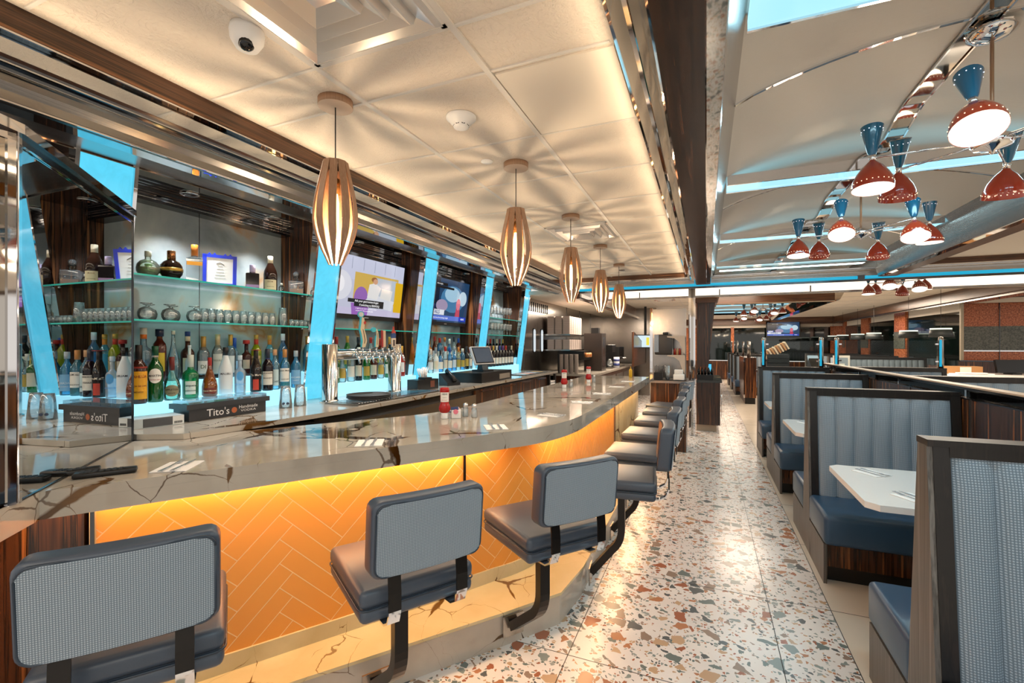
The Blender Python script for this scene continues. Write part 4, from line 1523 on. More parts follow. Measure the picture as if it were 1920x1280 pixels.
def make_pendant(x, y, label):
    t = thing('pendant_light', label, 'lamp', (x, y, 2.64), 0, 'wooden pendants over the bar')
    MB().lathe([(0.0745, -0.032), (0.0745, -0.001), (0.001, -0.001)], WP, 28).lathe([(0.001, -0.033), (0.073, -0.033), (0.0745, -0.031)], C('#cdb49e', 0.6), 28).build('canopy', t)
    MB().cyl((0, 0, -0.03), (0, 0, -0.36), 0.0028, M['black'], seg=6).build('cord', t)
    zt, zb = -0.278, -0.735
    ns_ = 10
    mb = MB()
    for k in range(ns_):
        a = 2 * PI * (k + 0.5) / ns_
        pts, ws = [], []
        for j in range(15):
            u = j / 14
            z = zt + (zb - zt) * u
            r = 0.050 + 0.043 * math.sin(PI * min(1, u * 1.02) ** 1.25) ** 0.9 - 0.022 * max(0, u - 0.6) / 0.4
            w = 0.0325
            if u > 0.70:
                w = 0.0325 * (1 - (u - 0.70) / 0.30 * 0.80)
            pts.append((r, 0, z)); ws.append(w)
        mb.ribbon(pts, ws, 0.0045, WP, side=(0, 1, 0), X=T(0, 0, 0, a))
    mb.build('slatted_shade', t)
    mb = MB()
    mb.lathe([(0.001, -0.355), (0.022, -0.355), (0.022, -0.42), (0.001, -0.42)][::-1], C('#b08850', 0.3, 0.8), 14)
    mb.lathe([(0.047, -0.30), (0.001, -0.30)], WP, 20)
    mb.build('socket', t)
    mb = MB()
    mb.lathe([(0.001, -0.63), (0.013, -0.622), (0.0155, -0.60), (0.0155, -0.46), (0.010, -0.42), (0.001, -0.42)], M['bulb'], 14)
    mb.build('bulb', t)
    point('pendant_bulb_light', (x, y, 2.64 - 0.652), 13, (1.0, 0.74, 0.48), 0.016)
    return t


for (x, y), lb in zip(((-1.53, 1.60), (-1.06, 2.58), (-1.06, 3.80), (-1.08, 5.08), (-1.10, 6.37)),
                      ('nearest wooden slatted pendant lamp over the bar', 'second wooden slatted pendant lamp over the bar', 'third wooden slatted pendant lamp below the square air vent',
                       'fourth wooden slatted pendant lamp over the bar', 'furthest wooden slatted pendant lamp over the bar')):
    make_pendant(x, y, lb)


# ------------------------------------------------------------------ ceiling fittings over the bar
def vent(x0, x1, y0, y1, label, mat):
    t = thing('air_vent', label, 'vent', ((x0 + x1) / 2, (y0 + y1) / 2, 2.64), 0, 'ceiling air vents')
    hx, hy = (x1 - x0) / 2, (y1 - y0) / 2
    mb = MB()
    h = [(1.0, -0.004), (0.93, -0.016), (0.90, -0.02), (0.74, -0.004), (0.72, -0.03), (0.70, -0.034), (0.54, -0.008), (0.52, -0.036), (0.50, -0.04), (0.34, -0.012), (0.32, -0.04), (0.30, -0.044), (0.14, -0.02), (0.001, -0.02)]
    for (s0, z0), (s1, z1) in zip(h[:-1], h[1:]):
        c0 = [(-hx * s0, -hy * s0, z0), (hx * s0, -hy * s0, z0), (hx * s0, hy * s0, z0), (-hx * s0, hy * s0, z0)]
        c1 = [(-hx * s1, -hy * s1, z1), (hx * s1, -hy * s1, z1), (hx * s1, hy * s1, z1), (-hx * s1, hy * s1, z1)]
        mb.add(c0 + c1, [(i, i + 4, (i + 1) % 4 + 4, (i + 1) % 4) for i in range(4)], mat)
    mb.build('louvre_cone', t)
    fr = MB()
    for a, b2, c, d_ in ((-hx, hx, -hy, -hy + 0.02), (-hx, hx, hy - 0.02, hy), (-hx, -hx + 0.02, -hy, hy), (hx - 0.02, hx, -hy, hy)):
        fr.box(a, b2, c, d_, -0.010, -0.002, M['tbar'])
    fr.build('vent_frame', t)


vm = pm('vent_metal', '#dcd8d4', 0.22, metal=0.55)
vent(-1.40, -0.815, 0.78, 1.37, 'large square louvred air vent at the top of the picture', vm)
vent(-1.40, -0.815, 4.10, 4.69, 'square louvred air vent behind the third pendant', vm)
vent(-1.2, -0.7, 11.6, 12.1, 'distant square air vent in the ceiling beyond the bar', vm)
t = thing('security_camera', 'white dome security camera on the bar ceiling', 'camera', (-1.46, 1.115, 2.64))
MB().lathe([(0.001, -0.001), (0.052, -0.001), (0.055, -0.018), (0.052, -0.045), (0.036, -0.072), (0.001, -0.078)][::-1], M['white'], 28).build('housing', t)
mb = MB(); mb.sphere((0.012, -0.012, -0.062), 0.027, C('#0a0a0a', 0.08), sc=(1, 1, 1)); mb.build('lens', t)
t = thing('smoke_detector', 'round white smoke detector on the bar ceiling', 'detector', (-1.085, 1.95, 2.64))
MB().lathe([(0.001, -0.001), (0.072, -0.001), (0.072, -0.010), (0.060, -0.016), (0.052, -0.030), (0.040, -0.034), (0.036, -0.052), (0.020, -0.058), (0.001, -0.058)][::-1], M['white'], 32).build('housing', t)
mb = MB()
for k in range(8):
    a = k * PI / 4
    mb.box(0.036, 0.0375, -0.008, 0.008, -0.047, -0.040, M['black'], T(0, 0, 0, a))
mb.build('vent_slots', t)
tag(MB().lathe([(0.001, -0.001), (0.036, -0.001), (0.036, -0.006), (0.001, -0.007)][::-1], M['white'], 24).build('ceiling_cover_plate', loc=(-1.205, 2.48, 2.64)), 'small round white cover plate on the bar ceiling', 'cover')
tag(MB().lathe([(0.001, -0.001), (0.045, -0.001), (0.045, -0.006), (0.001, -0.01)][::-1], C('#5a4a40'), 24).build('ceiling_cover_plate', loc=(-1.15, 6.9, 2.64)), 'small dark round plate beside the furthest pendant canopy', 'cover')

# ------------------------------------------------------------------ chandeliers with diabolo lamps
RED = pm('glossy_brick_red', '#8f2e17', 0.12, coat=0.5)
BLU = pm('glossy_petrol_blue', '#0f5b7c', 0.12, coat=0.5)
INW = glow('white_lamp_inside', '#fff3df', 1.3, base='#ffffff')


def make_chandelier(x, y, label, ztop=2.90, hub=2.425, energy=7, R=0.42, rot=0.0, lights=True):
    t = thing('chandelier', label, 'lamp', (x, y, hub), rot, 'chandeliers with red and blue lamps')
    h = ztop - hub
    mb = MB()
    mb.lathe([(0.001, h - 0.052), (0.012, h - 0.05), (0.05, h - 0.042), (0.082, h - 0.02), (0.088, h - 0.004), (0.001, h)], M['chrome'], 28)
    mb.build('canopy', t)
    MB().cyl((0, 0, 0.03), (0, 0, h - 0.04), 0.007, C('#b99a80', 0.3, 0.8), seg=10).build('rod', t)
    mb = MB()
    mb.lathe([(0.001, -0.062), (0.008, -0.055), (0.012, -0.045), (0.06, -0.032), (0.072, -0.012), (0.060, 0.012), (0.035, 0.028), (0.012, 0.036), (0.001, 0.036)], M['chrome'], 24)
    mb.build('hub', t)
    tl = [0.35, 0.55, -0.25, 0.30, 0.62, 0.25]
    for k in range(6):
        a = k * PI / 3
        dz = 0.03 if k % 2 == 0 else -0.01
        if k == 4:
            dz = 0.035
        px, py = R * math.cos(a), R * math.sin(a)
        MB().cyl((0.05 * math.cos(a), 0.05 * math.sin(a), 0), (px, py, dz), 0.0055, M['chrome'], seg=8).build('arm', t)
        lamp = bpy.data.objects.new('lamp_shade', None)
        lamp.empty_display_size = 0.02
        COL.objects.link(lamp)
        lamp.parent = t
        tilt = [0.0, 0.35, 0.45, -0.12, -0.50, -0.42][k]
        # tilt turns about the arm axis
        Rm = Matrix.Translation((px, py, dz)) @ Matrix.Rotation(tilt, 4, Vector((1, -0.2, 0)))
        bell = [(0.012, -0.012), (0.016, -0.02), (0.040, -0.045), (0.062, -0.078), (0.076, -0.108), (0.081, -0.135), (0.081, -0.152)]
        m1 = MB()
        m1.lathe(bell[::-1], RED, 28, Rm, flip=True)
        inner_ = [(r - 0.002, z) for r, z in bell]
        m1.lathe(inner_[::-1], INW, 28, Rm)
        o1 = m1.build('bell_shade', lamp)
        m2 = MB()
        for q in range(24):
            aa = 2 * PI * q / 24
            c = Rm @ Vector((0.0800 * math.cos(aa), 0.0800 * math.sin(aa), -0.130))
            m2.sphere(c, 0.0023, E('#ffe3b8', 2.0), 6, 4)
        for q in range(12):
            aa = 2 * PI * q / 12
            c = Rm @ Vector((0.0415 * math.cos(aa), 0.0415 * math.sin(aa), 0.130))
            m2.sphere(c, 0.0022, E('#e8f4ff', 1.6), 6, 4)
        m2.build('pierced_holes', lamp)
        m3 = MB()
        m3.lathe([(0.013, 0.012), (0.020, 0.03), (0.045, 0.150)], BLU, 24, Rm, flip=True)
        m3.lathe([(0.011, 0.013), (0.018, 0.03), (0.043, 0.150)], BLU, 24, Rm)
        m3.build('cone_shade', lamp)
        m4 = MB()
        m4.lathe([(0.001, -0.014), (0.0135, -0.014), (0.0135, 0.014), (0.001, 0.014)], M['chrome'], 14, Rm)
        m4.build('neck', lamp)
        m5 = MB()
        c = Rm @ Vector((0, 0, -0.095))
        m5.sphere(c, 0.030, M['bulbw'], 12, 8)
        m5.build('bulb', lamp)
        if lights:
            w = Matrix.Translation((x, y, hub)) @ Matrix.Rotation(rot, 4, 'Z')
            p = w @ (Rm @ Vector((0, 0, -0.14)))
            point('chandelier_bulb_light', p, energy, (1.0, 0.80, 0.56), 0.075)
    return t


make_chandelier(1.13, 2.63, 'nearest chandelier of red and blue lamps, at the top right', energy=3)
make_chandelier(1.11, 4.38, 'second chandelier of red and blue lamps below the vault', energy=3)
make_chandelier(2.46, 8.10, 'third chandelier of red and blue lamps beyond the cross beam', ztop=2.64, R=0.32, lights=False)
make_chandelier(1.28, 12.9, 'fourth chandelier, nearer of the two in the rear vault', ztop=2.84, lights=False)
make_chandelier(1.28, 16.2, 'furthest chandelier in the rear vault', ztop=2.84, lights=False)

# ------------------------------------------------------------------ bottles
def prof(kind, h, r):
    P = {
        'round': [(0.92, 0), (1, .02), (1, .56), (.93, .62), (.62, .70), (.38, .76), (.34, .80), (.34, .93), (.38, .935), (.38, .96)],
        'slope': [(0.90, 0), (1, .02), (1, .48), (.90, .58), (.62, .70), (.42, .78), (.36, .84), (.36, .96)],
        'squat': [(0.80, 0), (.95, .03), (1, .12), (1, .32), (.85, .44), (.55, .54), (.36, .62), (.30, .70), (.30, .96)],
        'bell': [(0.95, 0), (1, .02), (.94, .25), (.90, .45), (.82, .56), (.52, .68), (.34, .76), (.32, .96)],
        'tall': [(0.92, 0), (1, .015), (1, .66), (.9, .72), (.5, .79), (.4, .83), (.4, .97)],
        'wine': [(0.92, 0), (1, .02), (1, .60), (.9, .66), (.55, .73), (.40, .78), (.38, .97)],
        'ball': [(0.40, 0), (.72, .05), (.95, .18), (1, .32), (.93, .48), (.70, .60), (.35, .67), (.26, .70), (.26, .86)],
        'flask': [(0.98, 0), (1, .02), (1, .60), (.97, .64), (.40, .68), (.33, .72), (.33, .90)],
        'broad': [(0.85, 0), (1, .04), (1, .25), (.86, .40), (.52, .58), (.30, .72), (.24, .86), (.24, .97)],
        'shoulder': [(0.88, 0), (.97, .02), (1, .50), (.97, .56), (.80, .61), (.42, .66), (.36, .70), (.36, .95)],
    }[kind]
    return [(a * r, z * h) for a, z in P]


def bottle(loc, h, r, kind, glass, cap, label_desc, liquid=None, caph=0.16, capr=None, lab=None, texts=(), square=False, grp='bottles in the first niche', rz=None, neck=None, band=None):
    x, y, z = loc
    rz = face_cam(x, y) if rz is None else rz
    t = thing('bottle', label_desc, 'bottle', loc, rz, grp)
    if not square and z < 1.5:
        r = r * 0.88
    pf = prof(kind, h, r)
    mb = MB()
    if square:
        seg = 4
        X = T(0, 0, 0, PI / 4, s=(1.30, 0.95, 1))
        X = Matrix.Diagonal((1.2, 0.85, 1, 1)) @ Matrix.Rotation(PI / 4, 4, 'Z')
        mb.lathe(pf[:5], glass, 4, X, smooth=False)
        mb.lathe([(pf[4][0], pf[4][1])] + pf[5:], glass, 14)
    else:
        mb.lathe(pf, glass, 20)
    mb.build('glass_body', t)
    if liquid is not None:
        col, lv = liquid
        lp = [(max(a - 0.004, 0.002), max(zz, 0.006)) for a, zz in pf if zz <= lv * h]
        ra = lp[-1][0]
        lp = lp + [(ra, lv * h)]
        if square:
            MB().lathe(lp, col, 4, Matrix.Diagonal((1.2, 0.85, 1, 1)) @ Matrix.Rotation(PI / 4, 4, 'Z'), smooth=False).build('liquid', t)
        else:
            MB().lathe(lp, col, 16).build('liquid', t)
    nr = capr or pf[-1][0] * 1.12
    zt = pf[-1][1]
    MB().lathe([(nr, zt - caph * h + 0.03 * h), (nr, h - 0.002), (nr * 0.9, h), (0.001, h)], cap, 16).build('cap', t)
    if neck:
        nm, z0, z1 = neck
        MB().lathe([(pf[-1][0] * 1.06, z0 * h), (pf[-1][0] * 1.06, z1 * h)], nm, 14).build('neck_label', t)
    if lab:
        m_, z0, z1, ang = lab[:4]
        rr = r * (1.015 if not square else 1.0)
        lb = MB()
        if square:
            w = r * 0.80
            lb.box(-w, w, -r * 0.62 - 0.0012, -r * 0.60, z0 * h, z1 * h, m_)
        elif len(lab) > 4 and lab[4] == 'oval':
            vs, fs = [], []
            n = 20
            for k in range(n + 1):
                cth = -math.cos(PI * k / n)
                th = ang / 2 * cth
                dz = (z1 - z0) / 2 * h * math.sqrt(max(0, 1 - cth * cth)) + 1e-5
                for sg in (-1, 1):
                    vs.append(((rr + .0008) * math.sin(th), -(rr + .0008) * math.cos(th), (z0 + z1) / 2 * h + sg * dz))
            for k in range(n):
                fs.append((2 * k, 2 * k + 2, 2 * k + 3, 2 * k + 1))
            lb.add(vs, fs, m_)
        else:
            def r_at(zz):
                for (ra, za), (rb, zb) in zip(pf[:-1], pf[1:]):
                    if za <= zz <= zb:
                        return ra + (rb - ra) * (zz - za) / max(zb - za, 1e-6)
                return r
            lb.lathe([(r_at(z0 * h) + 0.001, z0 * h), (r_at((z0 + z1) / 2 * h) + 0.001, (z0 + z1) / 2 * h), (r_at(z1 * h) + 0.001, z1 * h)], m_, 14, T(0, 0, 0, -PI / 2), -ang / 2, ang / 2)
        lo = lb.build('label', t)
        if texts:
            tm = MB()
            for s, size, mm, zz in texts:
                if square:
                    text_on(tm, s, size * h, mm, T(0, -r * 0.62 - 0.002, 0), z=zz * h)
                else:
                    text_on(tm, s, size * h, mm, T(), radius=rr + 0.0015, z=zz * h, bold=0.012)
            tm.build('lettering', lo)
    if band:
        bm_, z0, z1 = band
        MB().lathe([(r * 1.01, z0 * h), (r * 1.01, z1 * h)], bm_, 20).build('band', t)
    return t


F0, F1 = -2.990, -3.125        # front and rear row
LZ, UZ = 1.2112, 1.3182
yf = [SC * v for v in (1.543, 1.625, 1.713, 1.819, 1.936, 2.047, 2.133, 2.243, 2.335, 2.41, 2.487, 2.578)]
W_ = C('#f2efe9', 0.5)
DK = C('#1a120e', 0.3)
bottle((F0, yf[0], LZ), 0.335, 0.044, 'round', C('#3a160c', 0.08), C('#1a1009'), 'dark coffee liqueur bottle with a yellow label beside the angled mirror', lab=(C('#e2a11c', .4), .08, .55, 2.6),
       texts=(('KAHLÚA', .064, C('#8a1c12'), .46), ('LICOR DE CAFE', .035, C('#8a1c12'), .30), ('MEXICO', .035, C('#5a3010'), .2)), caph=0.30, band=(C('#9a2a18', .3), .60, .63))
bottle((F0, yf[1], LZ), 0.328, 0.044, 'round', G('#1fa04a', .35, '#0d7a34'), C('#0d4a2a'), 'green vermouth bottle with a round white and red label', liquid=(G('#30c070', .5, '#20a050'), .5),
       lab=(W_, .34, .60, 1.7, 'oval'), texts=(('MARTINI', .052, C('#141414'), .47), ('EXTRA DRY', .03, C('#a01c18'), .40)), neck=(C('#d8c8b8'), .80, .90))
bottle((F0, yf[2], LZ), 0.262, 0.050, 'squat', G('#c8f0e4', .1, '#a0e0d0'), C('#6e1d16'), 'squat clear rum bottle with an oval brown label and dark red cap',
       lab=(C('#8c8466', .5), .10, .36, 1.7, 'oval'), texts=(('APPLETON', .055, C('#3b2a12'), .25), ('ESTATE', .04, C('#3b2a12'), .17)), caph=0.30)
bottle((F0, yf[3], LZ), 0.272, 0.050, 'shoulder', G('#35c088', .35, '#1a9a60'), C('#cfd6cc'), 'green gin bottle with a red seal and a square white label', lab=(C('#dfe9e2', .5), .10, .40, 1.3),
       texts=(('Tanqueray', .065, C('#2a4a3a'), .30), ('LONDON DRY', .04, C('#2a4a3a'), .18)), caph=0.26, band=None)
tm = MB(); tm.lathe([(0.001, 0.0), (0.017, 0.0)], C('#c0211c'), 20, T(F0 + 0.045, yf[3] - 0.028, LZ + 0.15, face_cam(F0, yf[3]), rx=PI / 2)); 
bottle((F0, yf[4], LZ), 0.252, 0.050, 'broad', G('#d08a20', .45, '#a8541a'), C('#b3261c'), 'round amber orange liqueur bottle with a red ribbon and seal', lab=(C('#7c2f24', .4), .08, .22, 1.7),
       texts=(('Grand Marnier', .055, C('#f0d8b0'), .15),), caph=0.26, neck=(C('#efe9dc'), .76, .86), liquid=(C('#7a2c10', .2), .2))
bottle((F0 - .01, yf[5], LZ), 0.318, 0.048, 'slope', C('#e6edf2', 0.25), DK, 'frosted white coconut rum bottle with a palm tree label', lab=(C('#e9f0f4', .3), .12, .47, 1.6),
       texts=(('MALIBU', .060, C('#3a3f4a'), .44),), caph=0.16)
bottle((F0 + .01, yf[6], LZ), 0.262, 0.040, 'shoulder', G('#dcecf8', .4, '#d8e6f4'), C('#d5e1ec', .2), 'frosted pale vodka bottle with a blue medallion', lab=(C('#5aa8e4', .3), .34, .58, 1.2, 'oval'),
       texts=(('BELVEDERE', .05, C('#6aa6dd'), .24),), caph=0.1)
bottle((F0 + .02, yf[7], LZ), 0.300, 0.042, 'slope', C('#1b1210', 0.08), C('#120c0a'), 'black coffee liqueur bottle with a red label tip', lab=(C('#c8402e', .4), .05, .30, 1.0),
       texts=(('Tia Maria', .07, C('#e8dccb'), .40),), caph=0.30, band=(C('#c33325', .3), .985, .995))
bottle((F0 + .02, yf[8], LZ), 0.305, 0.043, 'round', C('#1a0f16', 0.08), C('#2a2d3c'), 'dark brandy bottle with a white and black label', lab=(C('#e8e4da', .5), .14, .46, 1.9),
       texts=(('BLACKBERRY', .05, C('#16161c'), .42), ('BRANDY', .05, C('#16161c'), .30)), caph=0.22, neck=(C('#3b3f8a'), .68, .86))
bottle((F0, yf[9], LZ), 0.300, 0.041, 'round', G('#bfe6f4', .12, '#a8dcf0'), C('#c79a72'), 'clear bottle with a pale label left of the pirate rum', lab=(C('#c4dbe0', .4), .10, .50, 1.5),
       texts=(('BACARDI', .06, C('#2a4a5a'), .20),), caph=0.14)
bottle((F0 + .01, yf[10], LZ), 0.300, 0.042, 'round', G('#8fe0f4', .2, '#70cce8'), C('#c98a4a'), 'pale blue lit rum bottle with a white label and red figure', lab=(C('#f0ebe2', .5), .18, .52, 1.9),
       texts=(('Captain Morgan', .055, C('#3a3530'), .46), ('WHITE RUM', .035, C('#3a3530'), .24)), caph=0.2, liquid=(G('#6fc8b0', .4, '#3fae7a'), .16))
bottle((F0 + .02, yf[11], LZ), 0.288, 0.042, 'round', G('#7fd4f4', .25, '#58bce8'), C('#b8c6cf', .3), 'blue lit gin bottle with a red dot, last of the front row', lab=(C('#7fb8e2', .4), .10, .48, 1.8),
       texts=(('BACARDI', .06, C('#e6f2fa'), .28), ('SUPERIOR', .035, C('#e6f2fa'), .2)), caph=0.15)
# rear row
yb = [SC * v for v in (1.637, 1.722, 1.81, 1.882, 1.982, 2.077, 2.167, 2.226, 2.285, 2.362, 2.473, 2.591)]
bottle((F1, yb[0], UZ), 0.330, 0.050, 'shoulder', G('#d8ecf4', .15, '#bcd4e0'), C('#cfc6b2'), 'clear decanter style bottle with an orange neck behind the coffee liqueur', neck=(C('#d9711c'), .80, .93), caph=.10, liquid=(G('#b8d0dc', .3, '#90a8b8'), .4))
bottle((F1, yb[1], UZ), 0.325, 0.040, 'tall', C('#4a1a10', 0.1), C('#15203c'), 'dark bottle with a tall navy cap and copper neck', caph=.14, capr=.022, neck=(C('#b0704a', .25, .7), .5, .87), lab=(C('#c9b02a', .4), .2, .55, 1.6))
bottle((F1, yb[2] - .012, UZ), 0.318, 0.045, 'broad', G('#dcecf0', .10, '#c8dce4'), C('#d9cdb8'), 'clear slender necked bottle with a pale cork stopper', caph=.08)
bottle((F1 + .042, yb[2] + .062, UZ), 0.225, 0.026, 'shoulder', C('#d3dfe0', .25), C('#dfe6e6'), 'small white bottle with an arched label and blue dot', caph=.05, lab=(C('#58707e', .4), .55, .70, .9, 'oval'))
bottle((F1 - .03, yb[3] + .02, UZ), 0.315, 0.044, 'shoulder', C('#3b1c12', 0.08), C('#1e3a72'), 'brown whisky bottle with a navy and cream cap', caph=.08, neck=(C('#d9c3a0'), .80, .93), lab=(C('#d9cba8', .4), .15, .45, 1.4))
bottle((F1, yb[4], UZ), 0.285, 0.043, 'round', G('#dfe6e8', .15, '#c4cdd2'), C('#c8954a', .3, .4), 'clear bottle with a long gold capsule and white label', caph=.32, lab=(C('#e4e4de', .5), .12, .42, 1.8), texts=(('DI', .12, C('#5a6a50'), .28),), band=(DK, .0, .09))
bottle((F1, yb[5], UZ), 0.300, 0.041, 'round', G('#e8ece8', .2, '#ccd0cc'), C('#cdb588', .3, .3), 'clear bottle with a tall cream capsule and pale label', caph=.30, lab=(C('#d8d8cc', .5), .1, .55, 1.6), texts=(('TEQUILA', .05, C('#8a8a76'), .4),), band=(DK, .0, .08))
bottle((F1, yb[6], UZ), 0.300, 0.038, 'round', G('#e0ecee', .15, '#b8ccd4'), C('#cfa850', .3, .4), 'clear bottle with a gold and white ringed capsule', caph=.26, neck=(C('#e8e4dc'), .80, .86), lab=(C('#dfe6e4', .5), .1, .5, 1.6))
bottle((F1 - .045, yb[7], UZ), 0.278, 0.036, 'round', G('#c8e8f8', .2, '#a8d8f0'), C('#1d56b8'), 'clear vodka bottle with a bright blue capsule', caph=.28, lab=(C('#9cc8ea', .5), .1, .4, 1.6))
bottle((F1, yb[8], UZ), 0.262, 0.040, 'shoulder', C('#3a150f', 0.1), C('#b5281c'), 'dark syrup bottle with a wide red cap', caph=.09, capr=.023, neck=(C('#2a1210'), .72, .86), lab=(C('#c8b8a0', .5), .2, .45, 1.3))
bottle((F1, yb[9], UZ), 0.302, 0.042, 'round', G('#c8d820', .55, '#a8b81a'), C('#c8a24a', .3, .4), 'lime green liqueur bottle with a red neck label', caph=.10, neck=(C('#c23a1c'), .76, .92), lab=(C('#c8b078', .5), .12, .48, 1.7), texts=(('Midori', .09, C('#5a5a20'), .4),))
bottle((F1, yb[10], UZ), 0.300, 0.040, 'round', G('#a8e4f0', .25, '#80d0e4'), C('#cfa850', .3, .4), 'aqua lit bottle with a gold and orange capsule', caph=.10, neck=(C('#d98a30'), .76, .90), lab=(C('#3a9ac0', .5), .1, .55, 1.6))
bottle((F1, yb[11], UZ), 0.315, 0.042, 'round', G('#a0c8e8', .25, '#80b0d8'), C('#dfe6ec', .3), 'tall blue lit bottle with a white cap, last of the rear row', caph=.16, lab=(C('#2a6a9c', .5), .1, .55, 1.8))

# upper shelf
SX = -3.03
g2 = 'bottles on the upper shelf'
bottle((SX, 1.61 * SC, ZS1 + .0005), 0.150, 0.058, 'ball', G('#e4ece4', .12, '#c8d4c8'), C('#b0b8a8'), 'round clear bottle at the mirror end of the upper shelf', grp=g2, caph=.1, liquid=(G('#c8c890', .35, '#a0a060'), .35))
bottle((SX + .02, 1.722 * SC, ZS1 + .0005), 0.172, 0.060, 'ball', C('#1d120b', 0.06), C('#9a6a42', .2, .8), 'black globe liqueur bottle with a gold band', grp=g2, caph=.24, capr=.022, band=(C('#c39a4a', .25, .8), .26, .38))
bottle((SX - .10, 1.665 * SC, ZS1 + .0005), 0.090, 0.050, 'shoulder', C('#3d8a1a', .3), C('#3d8a1a'), 'small bright green leaf shaped bottle beside the black globe', grp=g2, caph=.05)
bottle((SX, 1.868 * SC, ZS1 + .0005), 0.240, 0.052, 'flask', G('#eef2f4', .08, '#dfe6ea'), C('#cf7a2a', .4), 'square clear gin bottle with a copper orange cap and band', square=True, grp=g2, caph=.22, lab=(C('#e09a30', .4), .44, .54, 1.0))
bottle((SX, 2.262 * SC, ZS1 + .0005), 0.176, 0.050, 'flask', C('#171014', .08), C('#cdbfe2', .3), 'square dark bottle with a lilac cap and lilac diamond label', square=True, grp=g2, caph=.26, lab=(C('#a88ab8', .4), .06, .18, 1.0))
bottle((SX, 2.405 * SC, ZS1 + .0005), 0.265, 0.047, 'slope', C('#24130c', .08), C('#e0d4b8', .4), 'dark herbal liqueur bottle with a cream capsule and label', grp=g2, caph=.28, lab=(C('#d9cda8', .5), .04, .32, 1.9), neck=(C('#d9c890'), .52, .60), texts=(('D.O.M.', .05, C('#6a4a20'), .26), ('BENEDICTINE', .03, C('#6a4a20'), .12)))
bottle((SX, 2.50 * SC, ZS1 + .0005), 0.075, 0.020, 'round', G('#eef4f4'), C('#d8d8d0'), 'tiny clear bottle between herbal liqueur and decanter', grp=g2, caph=.2)
t = thing('decanter', 'square cut glass decanter with a ball stopper at the right end of the shelf', 'decanter', (SX + .01, 2.625 * SC, ZS1 + .0005), face_cam(SX, 2.7))
MB().rbox(-.055, .055, -.040, .040, 0, .105, .008, G('#e8eef0', .08, '#c8d0d4')).build('body', t)
MB().box(-.048, .048, -.034, .034, .006, .042, C('#b87838', .15)).build('liquor', t)
mb = MB(); mb.lathe([(.018, .104), (.015, .125), (.024, .132), (.022, .138)], G('#e8eef0'), 14); mb.sphere((0, 0, .158), .024, G('#e8eef0', .1, '#c8d0d4')); mb.build('ball_stopper', t)
t = thing('picture_frame', 'blue edged framed certificate leaning on the upper shelf', 'frame', (SX - .015, 2.035 * SC, ZS1), face_cam(SX, 2.12) + .12)
Xf = T(0, 0, 0, 0, rx=0.16)
mb = MB()
BLUE = C('#2340d8', .35)
for a, b2, c, d_ in ((-.098, -.076, 0, .20), (.076, .098, 0, .20), (-.098, .098, 0, .018), (-.098, .098, .185, .205)):
    mb.box(a, b2, -.008, .006, c, d_, BLUE, Xf)
for k in range(5):
    mb.prism([(-.06 + k * .03 - .014, .20), (-.06 + k * .03 + .014, .20), (-.06 + k * .03, .218 if k != 2 else .206)], -.004, .004, BLUE, Xf @ Matrix(((1, 0, 0, 0), (0, 0, 1, 0), (0, 1, 0, 0), (0, 0, 0, 1))))
mb.build('frame_border', t)
MB().box(-.077, .077, -.004, .002, .016, .188, C('#fbfbf9', .5), Xf).build('paper', t)
mb = MB()
for k in range(5):
    mb.box(-.03 + .004 * k, .035 - .005 * k, -.0052, -.0045, .05 + k * .02, .052 + k * .02, C('#9a9a98'), Xf)
mb.tube([Xf @ Vector((-.02, -.005, .145)), Xf @ Vector((0, -.005, .155)), Xf @ Vector((.025, -.005, .14))], .0015, C('#4a4a48'))
mb.build('drawing', t)


# ------------------------------------------------------------------ glasses
def up_glass(pf, name='drinking_glass'):
    mb = MB()
    mb.lathe(pf, M['glasscup'], 16)
    return mb


def glass_thing(label, loc, pf, grp, foot=None):
    t = thing('drinking_glass', label, 'glass', loc, 0, grp)
    n = len(pf)
    up_glass(pf).build('bowl', t)
    if foot:
        MB().lathe(foot, M['glasscup'], 16).build('stem_and_foot', t)
    return t


snif_bowl = [(0.030, 0.0), (0.040, .02), (0.043, .04), (0.036, .062), (0.015, .075), (.001, .078)]
snif_foot = [(.005, .075), (.004, .088), (.030, .094), (.031, .097), (.001, .097)]
sl = ['first snifter', 'second snifter', 'third snifter', 'fourth snifter', 'fifth snifter']
for k, v in enumerate((1.569, 1.63, 1.69, 1.757, 1.828)):
    glass_thing(sl[k] + ' from the mirror, upturned on the lower shelf', (-2.97 - .09 * (k % 2), v * SC, ZS2 + .0005), snif_bowl, 'upturned snifters on the lower shelf', snif_foot)
tumb = [(0.0255, 0.0), (0.024, .045), (0.021, .088), (.001, .09)]
for k, v in enumerate((1.888, 1.935, 1.985, 2.04, 2.095, 2.15, 2.205, 2.26, 2.315, 2.37)):
    a = ['first', 'second', 'third', 'fourth', 'fifth', 'sixth', 'seventh', 'eighth', 'ninth', 'tenth'][k]
    glass_thing(a + ' tumbler of the front row after the snifters, upturned', (-2.97, v * SC, ZS2 + .0005), tumb, 'upturned tumblers on the lower shelf')
for k, v in enumerate((1.91, 1.97, 2.03, 2.09, 2.15, 2.21, 2.27, 2.33)):
    a = ['first', 'second', 'third', 'fourth', 'fifth', 'sixth', 'seventh', 'eighth'][k]
    glass_thing(a + ' tumbler of the row behind, half hidden by the front tumblers', (-3.06, v * SC, ZS2 + .0005), tumb, 'rear row of upturned tumblers')
glass_thing('tall upturned pint glass right of the tumblers', (-2.98, 2.468 * SC, ZS2 + .0005), [(0.036, 0.0), (0.025, .135), (.001, .137)], 'tall glasses')
